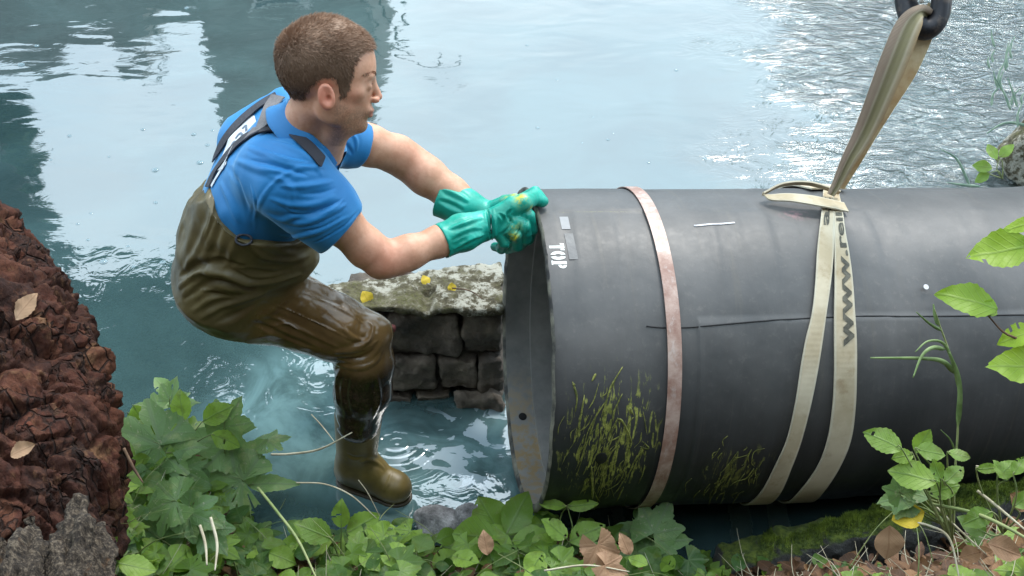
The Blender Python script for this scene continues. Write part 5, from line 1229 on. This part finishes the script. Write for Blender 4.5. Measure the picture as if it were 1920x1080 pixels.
def leaf_geo(kind, rs):
    if kind == 'p':
        th_ = np.linspace(-2.55, 2.55, 69); lob = [(0, 1.0, .50), (.88, .86, .46), (-.88, .86, .46), (1.85, .56, .50), (-1.85, .56, .50)]
        r_ = np.max([L*(1-.42*np.clip(np.abs(th_-a)/w, 0, 1.0)**.9) for a, L, w in lob], 0)*.78
        r_ = r_*(1+.075*(2*np.abs((th_*5.1) % 1-.5)-.5))+rs.normal(0, .008, 69)
        lb = np.array([l[0] for l in lob]); na_ = lb[np.argmin(np.abs(th_[:, None]-lb), 1)]
        s_ = np.array([0, .25, .5, .75, 1.0]); S_, T_ = np.meshgrid(s_, th_, indexing='ij'); RR = S_*r_[None]
        x = RR*np.cos(T_)+.0; y = RR*np.sin(T_); dth = T_-na_[None]; u = RR*np.sin(dth)*1.4; v = RR*np.cos(dth)
        z = -.16*(x*x+y*y)+.10*np.abs(u)+.05*np.sin(x*6+rs.uniform(0, 6))*np.cos(y*5)
        return np.stack([x, y, z], -1).reshape(-1, 3), grid_faces(5, 69), np.stack([u, v], -1).reshape(-1, 2)
    n = 17; t = np.linspace(0, 1, n); p_ = dict(o=(.33, .85), l=(.20, .8), r=(.42, 1.0), b=(.30, .7))[kind]
    w_ = p_[0]*np.sin(math.pi*t**p_[1])**.85; ser = 1+(.16 if kind != 'r' else .04)*(((t*8.5) % 1)-.4); w_ = np.maximum(w_*ser, .004)
    k = np.array([-1, -.5, 0, .5, 1]); Y_ = w_[:, None]*k[None]; X_ = np.repeat(t[:, None], 5, 1)
    fold = rs.uniform(.05, .3); bend = rs.uniform(.05, .35); Z_ = fold*np.abs(Y_)-bend*X_**2+.02*np.sin(X_*16)*np.abs(k)[None]+.04*np.sin(X_*5+rs.uniform(0, 6))*k[None]
    return np.stack([X_, Y_, Z_], -1).reshape(-1, 3), grid_faces(n, 5), np.stack([Y_*1.8, X_], -1).reshape(-1, 2)
def add_leaf(mb, pos, fwd, nor, L, kind, val, rs):
    V_, F_, uv_ = leaf_geo(kind, rs)
    if HOLES and rs.uniform() < (.7 if L > .06 else .25): F_ = F_[rs.uniform(size=len(F_)) > .025]
    V_ = V_+np.array([0, 0, 1])*(.06*vnoise(V_*3.1+rs.uniform(0, 50), 3))[:, None];  f_ = nrm(fwd); n_ = nor-f_*(nor@f_); n_ = nrm(n_); s_ = np.cross(n_, f_)
    mb.add(np.asarray(pos)+L*(V_[:, :1]*f_+V_[:, 1:2]*s_+V_[:, 2:]*n_), F_, uv_, val)
def gdepth(px, py): return float((on_ground(px, py)-CP)@FW)
def plant(name, label, cat, root, leaves, mat, seed, stem_r=.0022, stem=None, lift=.10, stemmat=None, group=None, off=0.0, dep=None):
    """leaves: (px, py of the leaf base, length px, direction deg in view, kind, lightness)"""
    rs = np.random.RandomState(seed); d0 = dep or gdepth(*root); rp_ = P(root[0], root[1], d0); o = empty(name, rp_, label, cat, group); fo = MB(); st = MB()
    for lf in leaves:
        a_, b_, L, ang, kind, val = lf[:6]; d_ = lf[6] if len(lf) > 6 else d0-lift*rs.uniform(.6, 1.3)
        base = P(a_, b_, d_); r_ = R_(ang); tilt = rs.uniform(-.25, .35)
        fwd = RT*math.cos(r_)+UP*math.sin(r_)+(-FW)*tilt; nor = -FW*.75+np.array([0, 0, .75])+rs.normal(0, .22, 3)
        add_leaf(fo, base, fwd, nor, L*d_/F, kind, np.clip(val+rs.normal(0, .08), 0, 1), rs)
        mid = base*.5+rp_*.5+rs.normal(0, .012, 3)-np.array([0, 0, .0]); q_ = stem(lf) if stem else rp_
        st.tube([q_, q_*.45+base*.55+rs.normal(0, .01, 3)+[0, 0, .012], base, base+nrm(fwd)*L*d_/F*.15], [stem_r, stem_r*.8, stem_r*.6, stem_r*.3], 5, 12)
    fo.build('foliage', mat, o); st.build('stem', stemmat or STEM, o); return o
# big lobed leaves at the left, each plant on its own root
plant('maple_seedling', 'maple seedling with wide grey green leaves against the rotten stump', 'plant', (300, 905), [(300, 835, 150, 155, 'p', .6), (310, 850, 95, 10, 'p', .75), (270, 870, 70, 215, 'p', .3), (340, 880, 80, -30, 'p', .2)], LEAF_B, 1)
plant('maple_seedling', 'maple seedling with two big hole eaten leaves at the foot of the stump', 'plant', (330, 1060), [(300, 1010, 150, 150, 'p', .35), (330, 940, 110, 200, 'p', .4), (300, 1050, 120, 190, 'p', .3), (350, 960, 95, -20, 'p', .35), (390, 990, 80, -50, 'p', .2)], LEAF_B, 2)
plant('maple_seedling', 'maple seedling spreading large scarred leaves in the middle of the left patch', 'plant', (430, 950), [(430, 830, 125, 175, 'p', .75), (420, 800, 85, 60, 'p', .9), (455, 900, 130, 165, 'p', .65), (445, 870, 95, 40, 'p', .8), (500, 830, 60, 20, 'p', .5), (465, 910, 95, 5, 'l', .95)], LEAF_B, 3)
plant('water_dropwort', 'pale young lobed plant standing over the water above the left patch', 'plant', (345, 830), [(318, 752, 62, 75, 'p', .8), (300, 770, 62, 165, 'p', .7), (318, 740, 45, 130, 'o', .9), (330, 765, 60, 20, 'p', .6)], LEAF_B, 4, lift=.12)
plant('bramble', 'dark green bramble shoot nearest the water left of the leg', 'plant', (470, 880), [(492, 800, 62, 95, 'o', .15), (498, 808, 68, 40, 'o', .2), (505, 850, 85, -10, 'o', .3), (490, 845, 50, 150, 'o', .4)], LEAF_G, 5)
plant('ground_elder', 'bright yellow green ground elder by the stump top left of the patch', 'plant', (330, 880), [(250, 760, 70, -60, 'o', .9), (345, 790, 60, 100, 'o', .95), (380, 790, 65, 30, 'o', .9), (350, 800, 60, 170, 'o', .8), (395, 815, 60, -20, 'o', .9), (240, 775, 80, -40, 'o', .5)], LEAF_G, 6)
plant('ground_elder', 'pale ground elder leaning over the water between the left patch and the boot', 'plant', (560, 980), [(545, 930, 55, 90, 'o', .8), (550, 925, 60, 20, 'o', .6), (600, 950, 60, 120, 'o', .7), (520, 900, 60, 150, 'o', .9), (570, 960, 60, -30, 'o', .8)], LEAF_G, 7)
plant('nettle', 'toothed nettle in the bottom middle below the boot', 'plant', (640, 1060), [(620, 1010, 75, 150, 'o', .6), (625, 1005, 85, 200, 'o', .7), (650, 1000, 70, 30, 'o', .6), (655, 1020, 75, -20, 'o', .7), (640, 990, 55, 90, 'o', .8)], LEAF_G, 8)
plant('ground_elder', 'broad leaved ground elder just left of the pipe mouth bottom', 'plant', (935, 1060), [(940, 1005, 85, 120, 'r', .55), (935, 1010, 90, 175, 'r', .6), (950, 1000, 90, 60, 'o', .4), (960, 1015, 85, 10, 'o', .5), (930, 1030, 75, 210, 'r', .6), (950, 1040, 80, -40, 'o', .7)], LEAF_G, 9)
plant('ground_elder', 'tall bright ground elder rising in front of the pipe rim', 'plant', (1060, 1060), [(1062, 950, 55, 170, 'l', .75), (1064, 950, 60, 5, 'l', .7), (1062, 1010, 60, 140, 'o', .95), (1068, 1015, 70, 30, 'o', .8), (1058, 1035, 75, 160, 'o', .9)], LEAF_G, 10)
plant('vine_maple', 'seedling with pointed lobed leaves under the algae smear', 'plant', (1225, 1070), [(1218, 1005, 95, 170, 'p', .75), (1225, 1000, 95, 60, 'p', .6), (1235, 1015, 80, 5, 'p', .55), (1210, 1030, 85, 200, 'p', .5), (1195, 1035, 60, 240, 'p', .6)], LEAF_B, 11)
plant('ground_elder', 'small three leaved sprout standing out against the dark pipe bottom', 'plant', (1228, 1040), [(1236, 950, 52, 175, 'l', .85), (1240, 948, 55, 25, 'l', .9), (1240, 946, 50, 45, 'l', .5)], LEAF_G, 12)
plant('ivy', 'grey green ivy sprig on the moss of the kerb stone end', 'plant', (1490, 1045), [(1440, 1018, 42, 170, 'p', .5), (1455, 1015, 30, 60, 'p', .7), (1512, 1020, 70, -35, 'o', .5), (1430, 1010, 35, 120, 'p', .4)], LEAF_B, 13)
plant('ivy', 'cool green ivy leaves hanging over the moss below the right sprout', 'plant', (1780, 990), [(1690, 925, 62, 110, 'p', .6), (1690, 930, 60, 200, 'p', .55), (1700, 915, 62, 15, 'p', .75), (1740, 935, 60, 160, 'o', .5), (1700, 945, 60, 185, 'p', .3), (1700, 905, 50, 70, 'p', .9)], LEAF_B, 14, dep=2.2)
o = plant('ground_elder', 'ground elder with toothed three part leaves left of the grass stalk, lower right', 'plant', (1785, 1020), [(1692, 843, 76, 152, 'o', .75), (1712, 852, 44, 188, 'o', .85), (1716, 848, 52, 62, 'o', .7), (1718, 843, 58, -8, 'o', .65), (1776, 850, 44, -6, 'o', .5), (1764, 902, 48, 112, 'o', .55), (1772, 905, 50, 40, 'o', .5), (1756, 904, 88, 163, 'o', .85), (1740, 925, 60, 20, 'o', .6)], LEAF_G, 15, dep=2.15)
plant('ground_elder', 'tangled greenish sprouts at the right edge below the pipe', 'plant', (1880, 1000), [(1830, 880, 50, 5, 'l', .6), (1870, 895, 50, 40, 'o', .5), (1890, 900, 45, 120, 'o', .6), (1900, 890, 40, 60, 'o', .5), (1860, 960, 60, 200, 'o', .5), (1850, 1000, 60, 150, 'o', .4), (1900, 950, 50, 30, 'o', .5)], LEAF_G, 16, dep=2.15)
# leafy twig coming in at the right edge, nearer to the camera
rt = empty('leafy_twig', P(1990, 700, 1.9), 'twig with translucent yellow green leaves hanging in at the right edge', 'twig'); b = MB(); rs = np.random.RandomState(4)
for a_, b_, L, ang, kind in ((1955, 415, 75, 188, 'l'), (1935, 462, 118, 186, 'o'), (1940, 440, 60, 235, 'o'), (1868, 582, 108, 156, 'o'), (1840, 570, 40, -20, 'r'), (1945, 618, 72, 195, 'o'), (1975, 690, 118, 174, 'o')):
    r_ = R_(ang); add_leaf(b, P(a_, b_, 1.9), RT*math.cos(r_)+UP*math.sin(r_), -FW+UP*.5, L*1.9/F, kind, rs.uniform(.2, .9), rs)
b.build('foliage', LEAF_Y, rt); b = MB(); b.tube([P(1838, 575, 1.905), P(1860, 600, 1.905), P(1885, 625, 1.905), P(1935, 648, 1.905), P(2000, 700, 1.9)], [.0012, .0016, .002, .0025, .003], 6, 20)
b.tube([P(1930, 470, 1.905), P(1975, 460, 1.905), P(2010, 560, 1.9), P(2000, 700, 1.9)], .002, 6, 16); b.build('stem', TWIG, rt)
# grass stalk
def blade_data(pts, w0, n=24):
    A_ = catmull([P(*q_) for q_ in pts], n); T_ = np.gradient(A_, axis=0); vw = A_-CP; s_ = np.cross(T_, vw); s_ /= np.linalg.norm(s_, axis=1)[:, None]
    t_ = np.linspace(0, 1, n); ww = w0*np.clip(1.15-t_, 0, 1)**.7*np.clip(t_*6+.35, 0, 1); return ribbon_data(A_, s_*ww[:, None]+0*A_, .0006, 3)
gr = empty('grass_stalk', P(1790, 1000, 2.15), 'single tall grass stalk with drooping blades in front of the pipe, lower right', 'grass stalk'); b = MB()
b.tube([P(1788, 1000, 2.15), P(1790, 900, 2.12), P(1796, 800, 2.10), P(1796, 720, 2.08), P(1778, 655, 2.07), P(1762, 610, 2.06), P(1752, 578, 2.05)], [.0025, .0022, .002, .002, .0018, .0014, .0005], 6, 40); b.build('stem', STEM, gr)
b = MB()
for pts, w0 in (([(1765, 620, 2.06), (1742, 606, 2.05), (1718, 585, 2.04)], .003), ([(1772, 655, 2.07), (1748, 652, 2.05), (1728, 668, 2.04), (1712, 708, 2.03)], .004), ([(1790, 700, 2.08), (1768, 678, 2.06), (1730, 672, 2.05), (1632, 671, 2.03)], .005),
                ([(1760, 610, 2.06), (1753, 590, 2.06), (1750, 570, 2.06)], .004), ([(1797, 730, 2.09), (1790, 690, 2.07), (1770, 645, 2.06), (1740, 640, 2.05), (1716, 660, 2.04)], .0035), ([(1796, 800, 2.1), (1800, 740, 2.08), (1796, 700, 2.07), (1780, 660, 2.06)], .005), ([(1792, 850, 2.1), (1782, 825, 2.08), (1764, 806, 2.07)], .002)):
    b.add(*blade_data(pts, w0)[:2])
b.build('foliage', simple('grass_blade', (.11, .17, .05), (.20, .28, .10), .5, 30, .1), gr)
# loose stalks lying across
for pts, r_, mt, lb in (([(508, 852, 2.75), (545, 851, 2.75), (600, 842, 2.72), (660, 811, 2.68)], .0028, STRAW, 'pale dry stalk reaching over the water in front of the boot shaft'),
                        ([(584, 777, 2.9), (605, 800, 2.85), (627, 828, 2.8)], .0014, STRAW, 'thin white stalk leaning on the pale dry stalk beside the shin'),
                        ([(555, 905, 2.8), (610, 908, 2.8), (660, 930, 2.8), (706, 972, 2.8)], .0018, STRAW, 'thin arched stalk over the water under the boot'),
                        ([(672, 900, 2.8), (690, 925, 2.8), (712, 968, 2.8)], .0011, STRAW, 'hair thin stalk crossing just below the boot sole'),
                        ([(484, 915, 2.5), (520, 960, 2.4), (560, 1015, 2.35), (598, 1095, 2.3)], .003, STEM, 'long green stem slanting down to the bottom edge left of middle'),
                        ([(1745, 945, 2.1), (1820, 960, 2.05), (1880, 985, 2.0), (1960, 1030, 1.95)], .0032, STEM, 'smooth green stem slanting to the lower right corner'),
                        ([(1700, 978, 2.12), (1740, 985, 2.1), (1780, 1010, 2.08), (1800, 1090, 2.06)], .0022, STRAW, 'curved pale stalk arching from the yellow leaf'),
                        ([(1832, 920, 2.12), (1870, 950, 2.1), (1930, 1000, 2.05)], .0028, STRAW, 'thick dry brown stalk at the right edge'),
                        ([(1740, 935, 2.15), (1790, 985, 2.12), (1850, 1040, 2.08)], .002, STRAW, 'straight dry stalk crossing behind the smooth green stem'),
                        ([(375, 985, 2.35), (385, 1020, 2.33), (388, 1060, 2.3)], .0032, STRAW, 'left pale peeled stalk of the pair in the left patch'), ([(395, 970, 2.35), (407, 1020, 2.33), (403, 1070, 2.3)], .0032, STRAW, 'right pale peeled stalk of the pair in the left patch'),
                        ([(232, 840, 2.3), (252, 880, 2.3), (268, 905, 2.3)], .003, TWIG, 'short brown twig against the stump'),
                        ([(1830, 874, 2.2), (1880, 880, 2.2), (1960, 878, 2.2)], .0018, STRAW, 'thin horizontal stalk before the pipe at the right edge'),
                        ([(1020, 1070, 2.1), (1100, 1060, 2.1), (1180, 1072, 2.1)], .0018, STRAW, 'straw lying flat beside the orange leaf'),
                        ([(848, 540, 3.35), (880, 545, 3.34), (905, 560, 3.32)], .002, TWIG, 'short dark twig lying on the wall coping')):
    b = MB(); b.tube([P(*q_) for q_ in pts], [r_]*(len(pts)-1)+[r_*.5], 6, 24); tag(b.build('dry_stalk' if mt is not STEM else 'plant_stem', mt), lb, 'stalk' if mt is not TWIG else 'twig')
HOLES = False
# single fallen leaves
def one_leaf(px, py, L, ang, kind, mat, val, label, d=None, tilt=.2, seed=1, nor=None):
    rs_ = np.random.RandomState(seed); d = d or gdepth(px, py)-.02; b = MB(); r_ = R_(ang); base = P(px, py, d)
    add_leaf(b, base, RT*math.cos(r_)+UP*math.sin(r_)+(-FW)*tilt, np.array(nor) if nor is not None else -FW*.7+np.array([0, 0, .8]), L*d/F, kind, val, rs_); o_ = b.build('fallen_leaf', mat)
    for p_ in o_.data.polygons: pass
    return tag(o_, label, 'leaf')
one_leaf(1668, 985, 66, -92, 'r', LEAF_T, .6, 'oval tan leaf leaning against the mossy kerb stone', 2.12, .1, 1)
one_leaf(1672, 975, 62, 15, 'r', LEAF_W, .4, 'small yellow leaf on the moss above the oval tan leaf', 2.12, .1, 2)
one_leaf(1120, 1022, 75, -70, 'p', LEAF_T, .3, 'curled orange lobed leaf lying in the greenery at the bottom centre', 2.12, .1, 3)
one_leaf(1135, 1060, 60, -20, 'p', LEAF_T, .2, 'second orange leaf tucked below the curled lobed one', 2.1, .1, 4)
one_leaf(1895, 925, 46, -40, 'r', LEAF_D, .9, 'brown curled leaf at the right edge below the pipe', 2.12, .1, 5)
one_leaf(1850, 1020, 70, -15, 'o', LEAF_T, .0, 'long crumpled leaf near the lower right corner', 2.08, .1, 6)
one_leaf(1800, 1045, 42, 20, 'r', LEAF_D, .8, 'rust red leaf between the stalks, lower right', 2.08, .1, 7)
one_leaf(1180, 1040, 42, 110, 'o', LEAF_T, .1, 'small upright brown leaf left of the lobed seedling leaves', 2.12, .1, 8)
one_leaf(445, 945, 55, -30, 'r', LEAF_D, .95, 'rust brown leaf glowing between the green leaves of the left patch', None, .1, 9)
one_leaf(480, 1050, 62, 15, 'r', LEAF_D, .9, 'rust brown leaf near the bottom edge in the left patch', None, .1, 10)
one_leaf(360, 915, 50, 0, 'r', LEAF_D, .8, 'brown leaf under the scarred maple leaves', None, .1, 11)
one_leaf(915, 1040, 45, 100, 'o', LEAF_T, .1, 'folded brown leaf just left of the broad ground elder', 2.2, .1, 12)
for i, (a_, b_, ang, L, lb) in enumerate([(680, 546, -55, 30, 'largest yellow leaf on the wall coping, nearest the knee'), (793, 516, -60, 22, 'yellow leaf on the back of the wall coping'), (846, 530, -80, 20, 'small yellow leaf on the wall coping nearest the pipe')]):
    q_ = on_z(a_, b_, .358); one_leaf(a_, b_, L, ang, 'r', LEAF_W, .5, lb, float((q_-CP)@FW), .25, 20+i, (0, -.2, 1))
one_leaf(30, 600, 60, 60, 'o', LEAF_T, .9, 'pale dead leaf stuck to the upper part of the stump', 2.16, .1, 31); one_leaf(20, 855, 50, 30, 'o', LEAF_T, .7, 'curled tan leaf stuck low on the stump', 2.0, .1, 32)
HOLES = True
# the mass of small ground plants and litter
def region(n, seed, f_):
    rs = np.random.RandomState(seed); out = []
    while len(out) < n:
        a_, b_ = rs.uniform(130, 1960), rs.uniform(800, 1180)
        if rs.uniform() < f_(a_, b_): out.append((a_, b_))
    return out
def dens_g(a_, b_):
    if a_ < 620: return float(b_ > 850+max(0, (a_-430))*.8)
    if a_ < 1000: return .9*(b_ > 1000+8*math.sin(a_/30))
    if a_ < 1380: return .8*(b_ > 1015+(a_-1000)*.05)
    return .30*(b_ > np.interp(a_, [1380, 1620, 1920], [1060, 1000, 950]))
rs = np.random.RandomState(77); b = MB()
for a_, b_ in region(1250, 5, dens_g):
    q_ = on_ground(a_, b_)+np.array([0, 0, rs.uniform(.005, .075 if a_ < 1380 else .03)]); an = rs.uniform(0, 2*math.pi)
    f_ = np.array([math.cos(an), math.sin(an), rs.uniform(-.3, .3)]); n_ = np.array([0, -.25, 1])+rs.normal(0, .3, 3)
    add_leaf(b, q_, f_, n_, rs.uniform(.020, .062), rs.choice(['o', 'o', 'o', 'r', 'p', 'l']), rs.uniform(0, 1)**1.9, rs)
for a_, b_ in region(520, 15, lambda x, y: dens_g(x, y-12) if x < 1330 else .16*(y > 955 and x > 1640)):
    q_ = on_ground(a_, b_)+np.array([0, 0, rs.uniform(.04, .13)*(1 if a_ < 1330 else .4)]); an = rs.uniform(0, 2*math.pi)
    f_ = np.array([math.cos(an), math.sin(an)*.8, rs.uniform(-.5, .25)]); n_ = np.array([0, -.35, 1])+rs.normal(0, .28, 3)
    add_leaf(b, q_, f_, n_, rs.uniform(.045, .085), rs.choice(['o', 'p', 'p', 'r', 'o']), rs.uniform(0, 1)**1.5, rs)
o = b.build('ground_cover', LEAF_G); tag(o, 'low green leafy ground cover on the bank', 'ground cover', kind='stuff')
def dens_l(a_, b_):
    if a_ < 620: return .9*float(b_ > 860+max(0, (a_-430))*.8)
    if a_ < 1380: return .6*(b_ > 1005)
    return 1.0*(b_ > np.interp(a_, [1380, 1480, 1620, 1780, 1920], [1012, 1008, 1000, 958, 905]))
b = MB()
for a_, b_ in region(3600, 6, dens_l):
    q_ = on_ground(a_, b_)+np.array([0, 0, rs.uniform(.002, .045)]); an = rs.uniform(0, 2*math.pi)
    f_ = np.array([math.cos(an), math.sin(an), rs.uniform(-.4, .4)]); n_ = np.array([0, -.2, 1])+rs.normal(0, .5, 3)
    add_leaf(b, q_, f_, n_, rs.uniform(.014, .055), rs.choice(['o', 'r', 'l', 'p']), rs.uniform(0, 1)**1.3, rs)
o = b.build('leaf_litter', LEAF_D); tag(o, 'brown dead leaves and scraps on the bank', 'leaf litter', kind='stuff')
b = MB()
for a_, b_ in region(620, 8, lambda x, y: .5+.5*(x > 1350) if dens_l(x, y) > 0 or dens_g(x, y) > 0 else 0):
    q_ = on_ground(a_, b_)+np.array([0, 0, .01]); an = rs.uniform(0, 2*math.pi); L_ = rs.uniform(.03, .14); f_ = np.array([math.cos(an), math.sin(an), rs.uniform(-.1, .7)])
    b.tube([q_, q_+f_*L_*.5+rs.normal(0, .006, 3), q_+f_*L_], [.0013, .001, .0004], 4, 6)
o = b.build('dry_stems', STRAW); tag(o, 'thin dry stems and straws in the leaf litter', 'straw', kind='stuff')
b = MB()
for a_, b_ in region(230, 18, lambda x, y: dens_g(x, y-5)*.9 if x < 1380 else .5*(y > 960)):
    q_ = on_ground(a_, b_); an = rs.uniform(0, 2*math.pi); L_ = rs.uniform(.06, .20); f_ = np.array([math.cos(an), math.sin(an)*.7, rs.uniform(.3, 1.2)])
    b.tube([q_, q_+f_*L_*.5+[0, 0, .01], q_+f_*L_+np.array([0, 0, -.25*L_])], [.0017, .0013, .0005], 4, 8)
o = b.build('leaf_stalks', STEM); tag(o, 'thin green stalks tangled through the ground cover', 'stalks', kind='stuff')
# blades over the far water at the right edge, leaves beside the block
rd_ = empty('reed_tuft', on_z(1960, 260, 0), 'thin pale reed blades over the water near the right edge', 'reeds'); b = MB()
for k in range(16):
    a_, c_ = rs.uniform(1850, 1925), rs.uniform(60, 240); d_ = 3.9+ (240-c_)*.004; ln = rs.uniform(20, 70); ang = rs.uniform(-.6, .6)
    b.add(*blade_data([(a_, c_, d_), (a_+ln*.3*math.sin(ang)-3, c_-ln*.5, d_), (a_+ln*math.sin(ang), c_-ln, d_)], .0045)[:2])
b.add(*blade_data([(1950, 245, 4.0), (1910, 232, 4.0), (1880, 232, 4.0), (1850, 250, 4.0)], .006)[:2]); b.add(*blade_data([(1820, 352, 3.8), (1795, 300, 3.8), (1765, 280, 3.8)], .005)[:2]); b.add(*blade_data([(1838, 350, 3.8), (1800, 346, 3.8), (1775, 342, 3.8)], .005)[:2])
b.build('foliage', simple('pale_reed', (.12, .20, .14), (.25, .34, .24), .5, 30, .1), rd_)
plant('ivy', 'small green leaves on the rough block at the right edge', 'plant', (1880, 335), [(1868, 300, 34, 110, 'o', .6), (1860, 315, 36, 170, 'o', .6), (1875, 295, 34, 50, 'o', .7), (1855, 325, 30, 210, 'o', .5)], LEAF_G, 61, dep=3.85, lift=.03)
# bubbles afloat
BUB = Mat('bubble_film', .03, IOR=1.8); BUB.set('Base Color', (.30, .42, .46, 1)); BUB.b.inputs['Alpha'].default_value = .5; BUB = BUB.m
n_, m_ = 7, 18; A_, B_ = np.meshgrid(np.linspace(.0, math.pi/2, n_), np.linspace(0, 2*math.pi, m_, endpoint=False), indexing='ij')
Vb = np.stack([np.sin(A_)*np.cos(B_), np.sin(A_)*np.sin(B_), .55*np.cos(A_)], -1).reshape(-1, 3); b = MB(); b.add(Vb, grid_faces(n_, m_, True)); bub = b.build('bubble', BUB)
bl = 'clear bubble floating on the calm water left of the man'
pos_ = [(291, 319, 9), (194, 491, 10), (268, 243, 6), (363, 252, 7), (389, 272, 6), (376, 305, 8), (130, 255, 6), (240, 462, 5), (165, 450, 5), (305, 492, 8), (374, 305, 8), (292, 380, 6), (204, 294, 4), (146, 420, 5), (170, 400, 4), (233, 150, 4), (40, 122, 9), (69, 86, 6), (350, 15, 6), (95, 300, 4), (398, 244, 5), (250, 500, 5)]
for i, (a_, c_, r_) in enumerate(pos_):
    o_ = bub if i == 0 else bub.copy()
    if i: COL.objects.link(o_)
    q_ = on_z(a_, c_, .0); s_ = r_*float((q_-CP)@FW)/F*.8; o_.location = Vector(q_+[0, 0, -.001]); o_.scale = (s_, s_, s_); tag(o_, bl, 'bubble', 'bubbles on the water')
pos2 = [(1008, 240, 5), (1045, 150, 4), (988, 85, 4), (1140, 262, 5), (1112, 220, 3), (1268, 132, 5), (1216, 305, 5), (1322, 298, 6), (1150, 250, 3), (1092, 268, 3)]
for i, (a_, c_, r_) in enumerate(pos2):
    o_ = bub.copy(); COL.objects.link(o_); q_ = on_z(a_, c_, .0); s_ = r_*float((q_-CP)@FW)/F*.8; o_.location = Vector(q_+[0, 0, -.001]); o_.scale = (s_, s_, s_)
    tag(o_, 'tiny bubble floating on the bright open water beyond the pipe', 'bubble', 'bubbles on the bright water')
